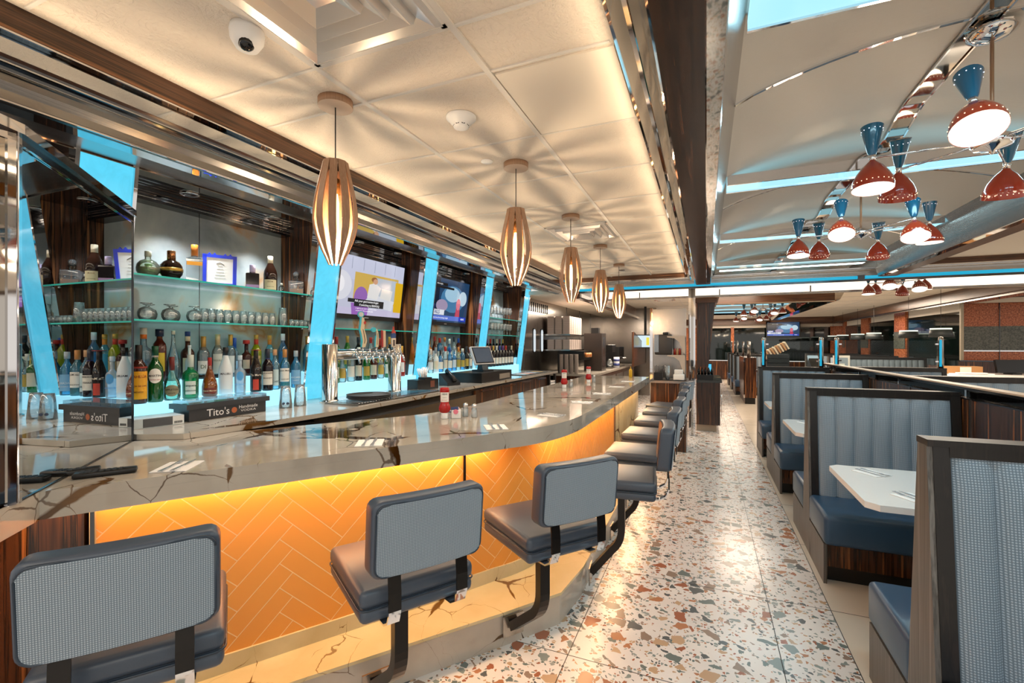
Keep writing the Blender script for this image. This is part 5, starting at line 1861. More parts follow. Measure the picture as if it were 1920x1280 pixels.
for k, v in enumerate((2.54, 2.585, 2.63)):
    a = ['left', 'middle', 'right'][k]
    glass_thing(a + ' small shot glass at the right end of the lower shelf', (-2.97, v * SC, ZS2 + .0005), [(0.021, 0.0), (0.017, .05), (.001, .052)], 'shot glasses')
pint = [(0.030, .0), (0.034, .05), (0.043, .152)]
for k, (x, y) in enumerate(((-2.74, 2.39), (-2.74, 2.515))):
    t = thing('pint_glass', ('left' if k == 0 else 'right') + ' upturned pint glass on the counter before the lit ledge', 'glass', (x, y, CB + .0006), face_cam(x, y), 'pint glasses on the counter')
    MB().lathe([(0.044, 0), (0.036, .10), (0.030, .155), (.001, .156)], M['glasscup'], 20).build('bowl', t)
    if k == 0:
        mb = MB()
        for sx in (-.013, .013):
            mb.prism([(.010 * math.cos(a) + sx, .009 * math.sin(a) + .035) for a in [i * PI / 8 for i in range(16)]], -.0445, -.0435, C('#303a50'), Matrix(((1, 0, 0, 0), (0, 0, 1, 0), (0, 1, 0, 0), (0, 0, 0, 1))))
        mb.build('printed_badge', t)
wineg_bowl = [(0.026, .085), (0.034, .105), (0.036, .13), (0.030, .17), (0.029, .185)]
wineg_foot = [(.032, 0), (.031, .003), (.005, .008), (.0035, .075), (.026, .085)]
cnt = 0
ords = ['first', 'second', 'third', 'fourth', 'fifth', 'sixth', 'seventh', 'eighth']
for z, nm in ((ZS1, 'upper'), (ZS2, 'lower')):
    for x, rw in ((-2.98, 'front'), (-3.10, 'rear')):
        for k in range(7):
            y = 6.30 + .115 * k
            glass_thing(ords[k] + ' wine glass of the ' + rw + ' row on the ' + nm + ' shelf of the wine niche', (x, y, z + .0005), wineg_bowl, 'wine glasses in the wine niche', wineg_foot)

# ------------------------------------------------------------------ bottles in the other niches
RC = random.Random(3)
cols = [('#2f9a3c', 'green', 1), ('#e8f0f0', 'clear', 0), ('#4a1c0e', 'brown', 2), ('#7ec8ec', 'pale blue', 0), ('#b8661c', 'amber', 2), ('#101010', 'black', 2), ('#dfe8ea', 'frosted', 2), ('#a02818', 'dark red', 2)]
caps = [('#b5281c', 'red'), ('#d0a040', 'gold'), ('#20242c', 'black'), ('#e8e4da', 'white'), ('#1d4a9c', 'blue'), ('#c87830', 'orange'), ('#8a9aa6', 'silver')]


def niche_row(nm, ys, x, z, hs, where, seq, kinds=('round', 'shoulder', 'slope', 'tall')):
    for k, y in enumerate(ys):
        ci, ki = seq[k]
        ch, cnm, body = cols[ci]
        kh, knm = caps[ki]
        gm = G(ch, .35, ch) if body == 1 else (G(ch, .15, ch) if body == 0 else C(ch, .1))
        lc = RC.choice(['#efeadd', '#e2d8c0', '#dfe6ea', '#caa84a'])
        bottle((x, y, z), hs[k], .038 + .005 * RC.random(), kinds[k % len(kinds)], gm, C(kh, .35),
               '%s bottle, %s cap, %s from left, %s' % (cnm, knm, (ords + ['ninth', 'tenth', 'eleventh', 'twelfth'])[k], where),
               caph=.16 + .1 * RC.random(), lab=(C(lc, .5), .14, .46, 1.7), grp='bottles in the ' + nm + ' niche')


niche_row('beer tap', [3.13, 3.21, 3.32, 3.42, 3.53, 3.63, 3.74, 3.85, 3.97, 4.08], F0, LZ, [.30, .27, .30, .31, .28, .30, .29, .30, .30, .32], 'front row behind the beer taps',
          [(0, 2), (1, 3), (1, 6), (5, 3), (0, 1), (2, 2), (1, 0), (0, 1), (4, 1), (7, 1)], ('shoulder', 'squat', 'tall', 'tall', 'round'))
niche_row('beer tap', [3.28, 3.42, 3.57, 3.75, 3.90, 4.05], F1, UZ, [.30, .31, .30, .30, .29, .31], 'rear row behind the beer taps',
          [(0, 0), (0, 1), (5, 2), (1, 0), (2, 0), (4, 1)], ('round', 'slope'))
niche_row('second screen', [4.64, 4.75, 4.86, 4.97, 5.08, 5.19, 5.30, 5.41, 5.52, 5.62], F0, LZ, [.28, .30, .27, .31, .29, .30, .30, .28, .31, .30], 'front row below the second screen',
          [(1, 3), (6, 6), (3, 2), (1, 0), (3, 4), (3, 6), (1, 5), (3, 3), (5, 2), (1, 0)])
niche_row('second screen', [4.70, 4.82, 4.94, 5.06, 5.18, 5.30, 5.42, 5.54], F1, UZ, [.31, .30, .33, .31, .32, .30, .33, .31], 'rear row below the second screen',
          [(1, 1), (4, 1), (2, 0), (3, 0), (1, 5), (3, 3), (1, 2), (2, 4)])
wcap = ['#d8c8a8', '#7a1c24', '#c8a040', '#e8e8e0', '#2848a0', '#6a3a8a', '#b83020', '#181818']
wcn = ['cream', 'wine red', 'gold', 'white', 'blue', 'purple', 'red', 'black']
for k in range(9):
    y = 6.14 + k * .118
    bottle((F0, y, LZ), .315, .039, 'wine', C('#120c0e', .08), C(wcap[k % 8], .35), 'dark wine bottle with a %s capsule, %s of the front wine row' % (wcn[k % 8], (ords + ['ninth'])[k]), caph=.22,
           lab=(C('#ece6da', .5), .12, .42, 1.8), grp='wine bottles')
for k in range(8):
    y = 6.20 + k * .118
    bottle((F1, y, UZ), .315, .039, 'wine', C('#140c0c', .08), C(wcap[(k + 3) % 8], .35), 'dark wine bottle with a %s capsule, %s of the rear wine row' % (wcn[(k + 3) % 8], ords[k]), caph=.22,
           lab=(C('#e6dccb', .5), .12, .42, 1.8), grp='wine bottles')


# ------------------------------------------------------------------ screens
def screen(y0, y1, zb, zt, xb, xt, label, build):
    t = thing('television', label, 'screen', (0, 0, 0))
    A = Vector((xb, y0, zb)); U = Vector((0, y1 - y0, 0)); V = Vector((xt - xb, 0, zt - zb))
    nrm = U.cross(V).normalized()
    w, h = U.length, V.length
    u, v = U.normalized(), V.normalized()
    X = Matrix(((u.x, -nrm.x, v.x, A.x), (u.y, -nrm.y, v.y, A.y), (u.z, -nrm.z, v.z, A.z), (0, 0, 0, 1)))
    bz = .028
    mb = MB()
    mb.box(0, w, .004, .045, 0, h, M['black'], X)
    for a, b2, c, d_ in ((0, w, 0, .045), (0, w, h - bz, h), (0, bz, 0, h), (w - bz, w, 0, h)):
        mb.box(a, b2, -.004, .004, c, d_, M['black'], X)
    mb.box(w / 2 - .03, w / 2 + .03, -.0048, -.004, .016, .026, C('#8a8a8a'), X)
    mb.build('bezel', t)
    MB().box(w * .35, w * .65, .045, .12, h * .3, h * .6, M['black'], X).build('wall_bracket', t)
    pic = MB()
    W, H = w - 2 * bz, h - bz - .045
    Xp = X @ T(bz, 0, .045)
    build(pic, Xp, W, H)
    pic.build('lit_picture', t)
    return t


def rect(mb, X, W, H, a, b2, c, d_, col, s=1.0, k=1):
    s = s * 0.72
    mb.box(a * W, b2 * W, -.0008 * k, .003, c * H, d_ * H, E(col, s), X)


def poly(mb, X, W, H, pts, col, s=1.0, k=2):
    s = s * 0.72
    mb.prism([(a * W, c * H) for a, c in pts], -.0 , .0008 * k, E(col, s), X @ Matrix(((1, 0, 0, 0), (0, 0, -1, 0), (0, 1, 0, 0), (0, 0, 0, 1))))


def blob(cx, cy, rx, ry, n=18):
    return [(cx + rx * math.cos(2 * PI * i / n), cy + ry * math.sin(2 * PI * i / n)) for i in range(n)]


def pic1(mb, X, W, H):
    rect(mb, X, W, H, 0, 1, 0, 1, '#c9cbe0')
    rect(mb, X, W, H, 0, 1, .60, 1, '#cfd3ea', 1, 1.5)
    for k in range(6):
        rect(mb, X, W, H, .1 + k * .15, .105 + k * .15, .78, .98, '#8f96ae', 1, 2)
    rect(mb, X, W, H, .30, .92, .22, .74, '#d7b357', 1, 2)
    rect(mb, X, W, H, .55, .90, .30, .70, '#bcc6d2', 1, 3)
    rect(mb, X, W, H, .88, 1.0, .10, .68, '#e8b820', 1, 4)
    poly(mb, X, W, H, blob(.13, .48, .14, .25), '#e3e4ee', 1, 4)
    poly(mb, X, W, H, blob(.12, .50, .06, .14), '#f6f6fb', 1, 5)
    poly(mb, X, W, H, blob(.40, .30, .09, .2), '#9a6ab8', 1, 4)
    poly(mb, X, W, H, [(.42, .2), (.85, .12), (.88, .30), (.62, .38), (.5, .34)], '#dfe2ea', 1, 5)
    poly(mb, X, W, H, [(.66, .34), (.82, .30), (.84, .50), (.68, .52)], '#e9e7e2', 1, 6)
    poly(mb, X, W, H, [(.48, .32), (.62, .30), (.66, .52), (.58, .60), (.50, .56)], '#eceae8', 1, 7)
    poly(mb, X, W, H, blob(.575, .625, .032, .05), '#d8a684', 1, 8)
    poly(mb, X, W, H, blob(.560, .655, .04, .045), '#a06a3e', 1, 7.5)
    rect(mb, X, W, H, 0, 1, 0, .12, '#cfc8e4', 1, 3)
    poly(mb, X, W, H, [(.3, 0), (.5, 0), (.52, .2), (.28, .2)], '#a06ac0', 1, 3.5)
    rect(mb, X, W, H, .24, .72, .21, .275, '#2a2c30', .7, 9)
    rect(mb, X, W, H, .32, .72, .145, .21, '#2a2c30', .7, 9)
    text_on(mb, 'Ask your gastroenterologist', .055 * H, E('#ffffff', 1), X @ T(.48 * W, -.0095, .243 * H))
    text_on(mb, 'if switching to RINVOQ', .055 * H, E('#ffffff', 1), X @ T(.52 * W, -.0095, .178 * H))
    text_on(mb, 'is right for you. Learn more about Crohn', .033 * H, E('#ffffff', 1), X @ T(.48 * W, -.0095, .115 * H))
    text_on(mb, 'on your TV. Terms and info apply.', .033 * H, E('#ffffff', 1), X @ T(.46 * W, -.0095, .075 * H))


def pic2(mb, X, W, H):
    rect(mb, X, W, H, 0, 1, 0, 1, '#234a72', .8)
    rect(mb, X, W, H, 0, .30, 0, 1, '#12253c', .8, 1.4)
    poly(mb, X, W, H, blob(.62, .55, .28, .32), '#4a86b4', .9, 2)
    poly(mb, X, W, H, blob(.60, .66, .18, .18), '#a8cfe6', 1, 3)
    poly(mb, X, W, H, blob(.86, .60, .10, .18), '#c6e0ee', 1, 3)
    poly(mb, X, W, H, blob(.38, .38, .13, .14), '#b8a8c8', .8, 3)
    poly(mb, X, W, H, [(.70, .06), (.82, .06), (.79, .55), (.73, .55)], '#c8335a', .9, 4)
    poly(mb, X, W, H, blob(.76, .45, .05, .14), '#e87a90', .9, 5)
    rect(mb, X, W, H, .02, .46, .83, .90, '#101418', .5, 6)
    rect(mb, X, W, H, .02, .62, .77, .82, '#1a1c20', .5, 6)
    text_on(mb, 'heard. And tonight,', .05 * H, E('#e8e8e8', 1), X @ T(.25 * W, -.0075, .865 * H))
    rect(mb, X, W, H, 0, .22, .28, .40, '#2a4aa8', .9, 6)
    rect(mb, X, W, H, 0, .44, .16, .28, '#e8ecf4', 1, 6)
    rect(mb, X, W, H, 0, .82, .04, .15, '#5a78d8', 1, 6)
    rect(mb, X, W, H, .80, .98, .04, .15, '#1d3fc0', 1, 7)
    text_on(mb, 'NEW', .13 * H, E('#ffffff', 1.1), X @ T(.11 * W, -.0075, .34 * H), bold=.01)
    text_on(mb, 'DETAILS', .12 * H, E('#23407a', .8), X @ T(.22 * W, -.0075, .22 * H), bold=.015)
    text_on(mb, 'news at ten, live coverage tonight', .05 * H, E('#ffffff', 1), X @ T(.36 * W, -.0075, .095 * H))
    text_on(mb, 'NEWS', .06 * H, E('#ffffff', 1), X @ T(.89 * W, -.0085, .095 * H), bold=.01)


screen(3.10, 4.22, 1.79, 2.405, -3.11, -3.03, 'television showing a woman on a sofa behind the beer taps', pic1)
screen(4.60, 5.72, 1.79, 2.405, -3.11, -3.03, 'television showing a blue news picture in the second screen niche', pic2)

# ------------------------------------------------------------------ beer tower
t = thing('beer_tower', 'chrome beer tap tower on two posts with eight faucets', 'tap', (0, 0, 0))
PX = -2.72
for y in (2.785, 3.60):
    MB().lathe([(.075, 0), (.075, .008), (.062, .014), (.060, .02), (.060, .445), (.057, .45), (.001, .45)], M['post'], 32, T(PX, y, CB)).build('post', t)
MB().cyl((PX, 2.80, 1.465), (PX, 3.60, 1.465), .044, M['post'], seg=24).build('manifold', t)
tap_y = [2.985 + .085 * k for k in range(8)]
for k, y in enumerate(tap_y):
    fx = PX + .044
    mb = MB()
    mb.cyl((fx - .005, y, 1.462), (fx + .03, y, 1.462), .012, M['chrome'])
    mb.tube([(fx + .03, y, 1.465), (fx + .05, y, 1.458), (fx + .070, y, 1.435), (fx + .082, y, 1.395)], [.010, .011, .009, .007], M['chrome'], 8)
    mb.cyl((fx + .045, y, 1.468), (fx + .035, y, 1.500), .009, M['chrome'], r1=.006)
    mb.cyl((fx + .035, y, 1.498), (fx + .033, y, 1.512), .008, M['chrome'])
    mb.build('faucet', t)
hx = PX + .082
TEAL, IV = C('#3fb9c8', .35), C('#d9c6a4', .4)
Xh = Matrix(((0, 0, 1, 0), (1, 0, 0, 0), (0, 1, 0, 0), (0, 0, 0, 1)))


def handle(label, y, z, shapes, tilt=0.0):
    h = thing('tap_handle', label, 'tap handle', (hx, y, z), -.55)
    for nm, pl, x0, x1, m_ in shapes:
        mb = MB()
        mb.prism(pl, x0, x1, m_, Matrix.Rotation(tilt, 4, 'X') @ Xh)
        mb.build(nm, h)
    MB().cyl((0, 0, -.011), (0, 0, .01), .007, M['chrome']).build('ferrule', h)
    return h


handle('tall wavy ivory tap handle with teal edge and round badge', tap_y[1] + .0, 1.525, [
    ('wavy_body', [(-.012, 0), (.016, 0), (.030, .05), (.022, .10), (.008, .15), (.012, .20), (.006, .245), (-.012, .25), (-.016, .20), (-.024, .15), (-.012, .10), (-.004, .05)], -.006, .010, IV),
    ('teal_edge', [(-.020, 0), (-.012, 0), (-.004, .05), (-.012, .10), (-.024, .15), (-.016, .20), (-.012, .25), (-.026, .25), (-.028, .20), (-.036, .15), (-.024, .10), (-.016, .05)], -.010, .009, TEAL),
    ('round_badge', [(-.020 + .026 * math.cos(i * PI / 10), .272 + .026 * math.sin(i * PI / 10)) for i in range(20)], -.008, .012, TEAL),
    ('badge_face', [(-.020 + .019 * math.cos(i * PI / 10), .272 + .019 * math.sin(i * PI / 10)) for i in range(20)], .0121, .014, C('#c9ced0', .4)),
    ('red_figure', [(.004, .19), (.018, .195), (.022, .21), (.010, .218), (.002, .208)], .011, .016, C('#b8281c')),
    ('lettering_marks', [(.006, .03), (.012, .03), (.016, .06), (.010, .10), (-.002, .15), (-.006, .15), (.004, .10), (.010, .06)], .0101, .0112, C('#5a4530'))])
handle('hooked ivory and teal tap handle with round blue end', tap_y[3], 1.525, [
    ('body', [(-.010, 0), (.014, 0), (.018, .06), (.014, .12), (.002, .155), (-.022, .165), (-.024, .150), (-.006, .140), (-.002, .10), (-.008, .05)], -.006, .010, IV),
    ('teal_edge', [(-.018, 0), (-.010, 0), (-.008, .05), (-.002, .10), (-.010, .10), (-.016, .05)], -.010, .009, TEAL),
    ('round_badge', [(-.026 + .021 * math.cos(i * PI / 10), .150 + .021 * math.sin(i * PI / 10)) for i in range(20)], -.010, .013, TEAL),
    ('lettering_marks', [(.002, .02), (.006, .02), (.010, .12), (.006, .12)], .0101, .0112, C('#5a4530'))])
handle('flat red and cream paddle tap handle', tap_y[4] + .01, 1.525, [
    ('red_side', [(-.020, 0), (-.004, 0), (-.006, .145), (-.024, .150)], -.008, .008, C('#9c1f20', .3)),
    ('cream_side', [(-.004, 0), (.018, 0), (.016, .145), (-.006, .145)], -.008, .008, C('#d8b79a', .4))])
handle('red and blue figure shaped tap handle', tap_y[6] - .02, 1.525, [
    ('white_base', [(-.016, 0), (.016, 0), (.020, .08), (-.020, .08)], -.008, .012, C('#d8c8b4', .4)),
    ('blue_body', [(-.022, .08), (.018, .08), (.020, .115), (.004, .13), (-.018, .12)], -.010, .012, C('#24467e', .3)),
    ('red_top', [(-.014, .12), (.016, .115), (.018, .145), (.006, .15), (.004, .185), (-.004, .185), (-.006, .15), (-.016, .148)], -.008, .010, C('#b8382a', .3)),
    ('label_panel', [(-.008, .01), (.010, .01), (.010, .065), (-.008, .065)], .0121, .013, C('#5a4a44'))])

t = thing('drip_tray', 'brushed steel drip tray below the beer taps', 'tray', (-2.52, 3.2, CB))
MB().box(-.118, .20, -.55, .62, .0006, .012, M['steel']).build('tray_pan', t)
mb = MB()
for k in range(34):
    mb.box(-.10, .16, -.50 + k * .032, -.49 + k * .032, .012, .0145, M['chrome'])
mb.build('slotted_grille', t)
t = thing('serving_tray', 'stack of round dark serving trays on the drip tray', 'tray', (-2.50, 2.98, CB + .0150), 0)
for k in range(3):
    MB().lathe([(.150, k * .012), (.172, k * .012 + .012), (.176, k * .012 + .0115), (.152, k * .012 - .0)], C('#4c4a4a', .5), 36).lathe([(.001, k * .012 + .001), (.152, k * .012 + .001)], C('#57595c', .5), 36, flip=True).build('tray_layer', t)

# garnish tray with lettering
t = thing('garnish_tray', 'black garnish caddy with clear lids lettered in white before the bottles', 'tray', (-2.82, 1.985, CB), math.radians(90 - 2))
MB().box(-.245, .245, -.075, .075, .0006, .085, C('#2a2b2e', .35)).box(-.265, .265, -.088, .085, .070, .100, C('#303236', .35)).build('body', t)
mb = MB()
for k in range(6):
    mb.box(-.25 + k * .084, -.25 + k * .084 + .080, -.075, .075, .101, .122, G('#e8f2f6', .10, '#d8e6ee'))
mb.build('clear_lids', t)
mb = MB()
text_on(mb, "Tito's", .062, M['white'], T(-.075, -.0760, .036), bold=.005)
text_on(mb, 'Handmade', .030, M['white'], T(.120, -.0760, .050))
text_on(mb, 'VODKA', .020, M['white'], T(.120, -.0760, .026), sx=1.5)
mb.prism([(.025 + .018 * math.cos(i * PI / 8), .036 + .018 * math.sin(i * PI / 8)) for i in range(16)], .0752, .0762, C('#b5633a'), Matrix(((1, 0, 0, 0), (0, 0, -1, 0), (0, 1, 0, 0), (0, 0, 0, 1))))
mb.build('lettering', t)
t = thing('carton', 'flat grey carton with a barcode lying beside the angled mirror', 'box', (-2.80, 1.575, CB), math.radians(90 - 12))
MB().box(-.150, .130, -.05, .10, .0006, .052, C('#b8c4c8', .5)).build('body', t)
MB().box(-.06, .075, -.0508, -.05, .004, .049, C('#4a4c50', .5)).box(.075, .128, -.0508, -.05, .004, .049, C('#d8dcdc', .5)).build('printed_side', t)
mb = MB()
for k in range(14):
    mb.box(.083 + k * .0028, .0842 + k * .0028 + (.0008 if k % 3 == 0 else 0), -.0516, -.0508, .010, .022, C('#202020'))
mb.build('barcode', t)

# straw caddy, phone, cash register
t = thing('straw_caddy', 'black bar caddy holding white straws beside the beer tower', 'caddy', (-2.62, 3.93, CB), math.radians(80))
MB().box(-.15, .15, -.07, .07, .0006, .10, M['black']).box(-.05, .05, -.072, .02, .10, .12, M['black']).build('body', t)
MB().box(.03, .09, -.0712, -.07, .02, .085, C('#6a3a28')).build('printed_badge', t)
mb = MB()
for k in range(34):
    a = RC.random() * 1.0 - .5; b_ = RC.random() * .6 - .3
    x0 = -.02 + RC.random() * .06; y0 = RC.random() * .05 - .025
    mb.cyl((x0, y0, .09), (x0 + a * .10, y0 + b_ * .08, .20 + RC.random() * .02), .0032, M['white'], seg=6)
mb.build('straws', t)['kind'] = 'stuff'
t = thing('telephone', 'black desk telephone leaning on the counter before the cyan column', 'phone', (-2.56, 4.40, CB), math.radians(70))
MB().box(-.09, .09, -.03, .12, .0006, .03, M['black']).prism([(-.03, .03), (.12, .03), (.12, .13)], -.09, .09, M['black'], Xh).build('base', t)
mb = MB()
mb.tube([(.02, -.02, .045), (.02, .02, .10), (.02, .07, .135), (.02, .12, .15)], [.026, .017, .017, .026], M['black'], 10)
mb.build('handset', t)
mb = MB()
for i in range(3):
    for j in range(4):
        mb.box(-.075 + i * .02, -.062 + i * .02, .04 + j * .016, .05 + j * .016, .058 + j * .010, .064 + j * .010, C('#55585c'))
mb.build('keypad', t)
t = thing('cash_drawer', 'wide black steel cash drawer under the order terminal', 'cash register', (-2.58, 5.22, CB), math.radians(90))
MB().box(-.46, .42, -.20, .20, .0006, .115, M['black']).build('body', t)
MB().box(.03, .35, -.206, -.20, .018, .080, C('#8a8278', .4)).build('drawer_front', t)
t = thing('order_terminal', 'touch screen order terminal tilted on the cash drawer', 'monitor', (-2.56, 5.15, CB + .1155), math.radians(72))
MB().box(-.09, .09, -.10, .10, 0.0, .018, M['black']).prism([(-.05, .018), (.05, .018), (.02, .17), (-.01, .17)], -.05, .05, M['black'], Xh).build('stand', t)
Xs = T(0, -.05, .09, 0, rx=-.42)
MB().box(-.17, .17, 0, .03, 0, .235, C('#c8ccd0', .3), Xs).build('screen_back', t)
MB().box(-.158, .158, -.004, 0, .012, .223, C('#0d0f12', .1), Xs).box(-.145, .145, -.0055, -.004, .024, .212, E('#55606c', .6), Xs).build('touch_screen', t)
tag(MB().box(-2.75, -2.55, 5.66, 5.92, CB + .0006, CB + .09, C('#7fa0b4', .4)).build('storage_bin'), 'blue grey plastic bin beside the cash drawer', 'bin')
t = thing('menu_mat', 'printed rubber bar mat on the counter below the wine niche', 'mat', (-2.52, 6.7, CB), 0)
MB().box(-.15, .15, -.55, .45, .0006, .008, C('#22262a', .6)).build('mat', t)
mb = MB()
for k in range(6):
    mb.box(-.10, .10, -.48 + k * .15, -.40 + k * .15, .008, .0088, C(['#8fb4c8', '#d8dcd8', '#c8603a', '#d8dcd8', '#3a7aa0', '#c8a040'][k]))
mb.build('printed_patches', t)


# ------------------------------------------------------------------ things on the bar
def ketchup(x, y, label):
    t = thing('ketchup_bottle', label, 'bottle', (x, y, BT + .0004), face_cam(x, y), 'ketchup bottles on the bar')
    K = C('#a81412', .15)
    mb = MB()
    X = Matrix.Diagonal((1.0, .72, 1, 1))
    mb.lathe([(.018, .036), (.030, .042), (.037, .056), (.038, .072), (.030, .092), (.027, .104), (.0285, .12), (.0285, .165), (.031, .18), (.029, .196), (.020, .200), (.001, .200)], K, 24, X)
    mb.build('bottle_body', t)
    MB().lathe([(.022, 0), (.023, .004), (.023, .034), (.020, .037), (.001, .037)], M['white'], 20).build('cap', t)
    lb = MB()
    lb.lathe([(.0292, .108), (.0292, .175)], C('#e8e4de', .5), 12, X @ T(0, 0, 0, -PI / 2), -1.1, 1.1)
    lo = lb.build('label', t)
    tm = MB()
    text_on(tm, 'HEINZ', .013, C('#1c1c1c'), X, radius=.0300, z=.158, bold=.02)
    text_on(tm, 'TOMATO', .007, C('#1c1c1c'), X, radius=.0300, z=.135)
    text_on(tm, 'KETCHUP', .008, C('#a81412'), X, radius=.0300, z=.120)
    tm.build('lettering', lo)


ketchup(-1.56, 2.585, 'nearest upside down ketchup bottle, beside the sugar caddy')
ketchup(-1.44, 4.90, 'middle upside down ketchup bottle on the straight bar')
ketchup(-1.36, 5.70, 'furthest upside down ketchup bottle on the bar')


def shaker(x, y, label):
    t = thing('salt_shaker', label, 'shaker', (x, y, BT + .0004), 0, 'salt shakers on the bar')
    MB().lathe([(.020, 0), (.020, .004), (.018, .045), (.014, .065), (.014, .07)], M['glasscup'], 14).build('glass_body', t)
    MB().lathe([(.0175, .003), (.0160, .045), (.001, .045)], C('#f3f1ee', .7), 12).build('salt', t)
    MB().lathe([(.016, .066), (.016, .08), (.010, .088), (.001, .09)], M['chrome'], 14).build('cap', t)


shaker(-1.475, 2.71, 'glass salt shaker with chrome cap beside the nearest ketchup')
shaker(-1.405, 2.70, 'second glass shaker next to the nearest one')
shaker(-1.39, 5.00, 'glass salt shaker beside the middle ketchup bottle')
shaker(-1.31, 5.78, 'glass salt shaker beside the furthest ketchup bottle')
t = thing('sugar_caddy', 'white ceramic sugar packet caddy beside the nearest ketchup bottle', 'caddy', (-1.50, 2.63, BT + .0004), face_cam(-1.5, 2.63))
MB().rbox(-.030, .030, -.022, .022, 0.0, .055, .004, M['white']).build('holder', t)
mb = MB()
for k, c in enumerate(('#3a4a7a', '#f0f0ee', '#e07a94', '#f0f0ee', '#e8c860')):
    mb.box(-.026, .020, -.016 + k * .007, -.013 + k * .007, .03, .075 - .003 * k, C(c, .6), T(0, 0, 0, 0, ry=.05 * (k - 2)))
mb.build('sugar_packets', t)['kind'] = 'stuff'
tag(MB().prism([(.016 * math.cos(i * PI / 8), .016 * math.sin(i * PI / 8)) for i in range(16)], -.001, .001, C('#e37a92'), T(-1.488, 2.603, BT + .045, face_cam(-1.5, 2.63), rx=PI / 2)).build('round_sticker'), 'round pink flower sticker on the sugar caddy', 'sticker')
for (x, y, rz, lb) in ((-2.155, 0.93, .98, 'left black remote control lying before the angled mirror'), (-2.03, 0.985, 1.0 - .12, 'right black remote control on the near end of the bar')):
    t = thing('remote_control', lb, 'remote', (x, y, BT + .0004), rz - PI / 2 + .1)
    MB().rbox(-.023, .023, -.09, .09, 0, .020, .007, M['black']).build('body', t)
    mb = MB()
    for i in range(3):
        for j in range(7):
            mb.box(-.015 + i * .012, -.007 + i * .012, -.07 + j * .018, -.060 + j * .018, .020, .0215, C('#3a3d42'))
    mb.build('buttons', t)

# ------------------------------------------------------------------ cabinet and soda dispenser at the end of the bar
t = thing('cabinet', 'dark wood cabinet with steel edge at the far end of the bar', 'cabinet', (0, 0, 0))
MB().box(-0.76, -0.27, 7.06, 7.6, 0, 0.985, M['wood']).build('body', t)
MB().box(-0.77, -0.26, 7.04, 7.62, 0.985, 1.02, M['steel']).box(-0.765, -0.265, 7.05, 7.61, 1.02, 1.03, M['black']).build('steel_top', t)
t = thing('cabinet', 'dark wood cabinet with black stone top beside the aisle', 'cabinet', (0, 0, 0))
MB().box(-0.17, 0.22, 8.90, 10.4, 0.12, 0.87, M['wood']).build('body', t)
MB().box(-0.17, 0.16, 8.95, 10.3, 0.0, 0.12, C('#b8a088', .4)).build('plinth', t)
MB().box(-0.17, 0.25, 8.86, 10.45, 0.87, 0.91, marble('black_marble', base='#1a1c1a', base2='#2a2c28', vein='#8a7a58')).build('stone_top', t)
MB().cyl((0.245, 9.0, .25), (0.245, 9.0, .75), .006, M['chrome']).build('handle', t)
t = thing('wood_panel', 'tall tapering wood panel hanging above the black topped cabinet', 'panel', (0, 0, 0))
v = [(-.17, 8.9, 1.15), (.03, 8.9, 1.15), (.14, 8.9, 2.28), (-.17, 8.9, 2.28)]
MB().add(v + [(x, y + .5, z) for x, y, z in v], [(3, 2, 1, 0), (4, 5, 6, 7), (0, 1, 5, 4), (1, 2, 6, 5), (2, 3, 7, 6), (3, 0, 4, 7)], M['wood']).build('panel_body', t)
MB().box(-.19, .17, 8.85, 9.9, 2.28, 2.36, M['wood_x']).box(-.20, .20, 8.82, 9.95, 2.36, 2.44, M['wood_x']).build('stepped_crown', t)
t = thing('bottle_caddy', 'black caddy with a row of dark bottles on the stone topped cabinet', 'caddy', (0, 9.05, .9105))
MB().box(-.16, .11, -.08, .08, 0, .09, M['black']).build('tray', t)
for k in range(5):
    mb = MB()
    mb.lathe([(.024, .092), (.024, .17), (.010, .20), (.010, .22), (.001, .22)], C('#101418', .2), 10, T(-.13 + k * .055, 0, 0))
    mb.build('dark_bottle', t)
t = thing('card_terminal', 'small lit card reader screen on the stone topped cabinet', 'monitor', (.05, 9.6, .9105), .3)
MB().box(-.04, .04, -.01, .03, 0, .10, M['black']).box(-.03, .03, -.02, .0, .10, .28, M['black']).build('stand', t)
MB().box(-.028, .028, -.024, -.02, .12, .26, E('#58c8f0', .9)).build('lit_screen', t)

t = thing('soda_dispenser', 'dark soda gun dispenser with two curved white shelves on the end cabinet', 'dispenser', (-0.49, 7.35, 1.031))
MB().rbox(-.23, .02, -.12, .12, .36, .66, .02, C('#3b3634', .4)).build('housing', t)
MB().box(-.232, -.17, -.14, -.118, .40, .66, C('#8f9cab', .3)).build('front_panel', t)
MB().rbox(-.12, -.04, -.06, .06, .66, .70, .01, M['black']).build('lid', t)
for z in (.64, .36):
    mb = MB()
    pl = [(-.05, z), (.20, z), (.20, z - .30 + .02), (.165, z - .22), (.12, z - .09), (.05, z - .035), (-.05, z - .02)]
    mb.prism(pl, -.13, -.112, C('#c8b5a4', .4), Matrix(((1, 0, 0, 0), (0, 0, 1, 0), (0, 1, 0, 0), (0, 0, 0, 1))))
    mb.build('curved_bracket', t)
    MB().box(-.05, .20, -.11, .12, z - .02, z - .005, C('#2d2a28')).build('shelf_board', t)
sp = Matrix.Identity(4)
for k in range(6):
    tag(MB().lathe([(.016, 0), (.016, .075), (.010, .09), (.010, .10), (.001, .10)], C(['#b83a22', '#d8d0c8', '#b02818', '#c8a070', '#a83020', '#d8ccc0'][k], .3), 10).build('spice_jar', loc=(-.51 + k * .036, 7.30, 1.031 + .3555)),
        ['first', 'second', 'third', 'fourth', 'fifth', 'sixth'][k] + ' small jar from the left on the dispenser shelf', 'jar', 'jars on the dispenser shelf')
t = thing('cutlery_bin', 'black bin of upright cutlery on the end cabinet', 'bin', (-.66, 7.18, 1.0305))
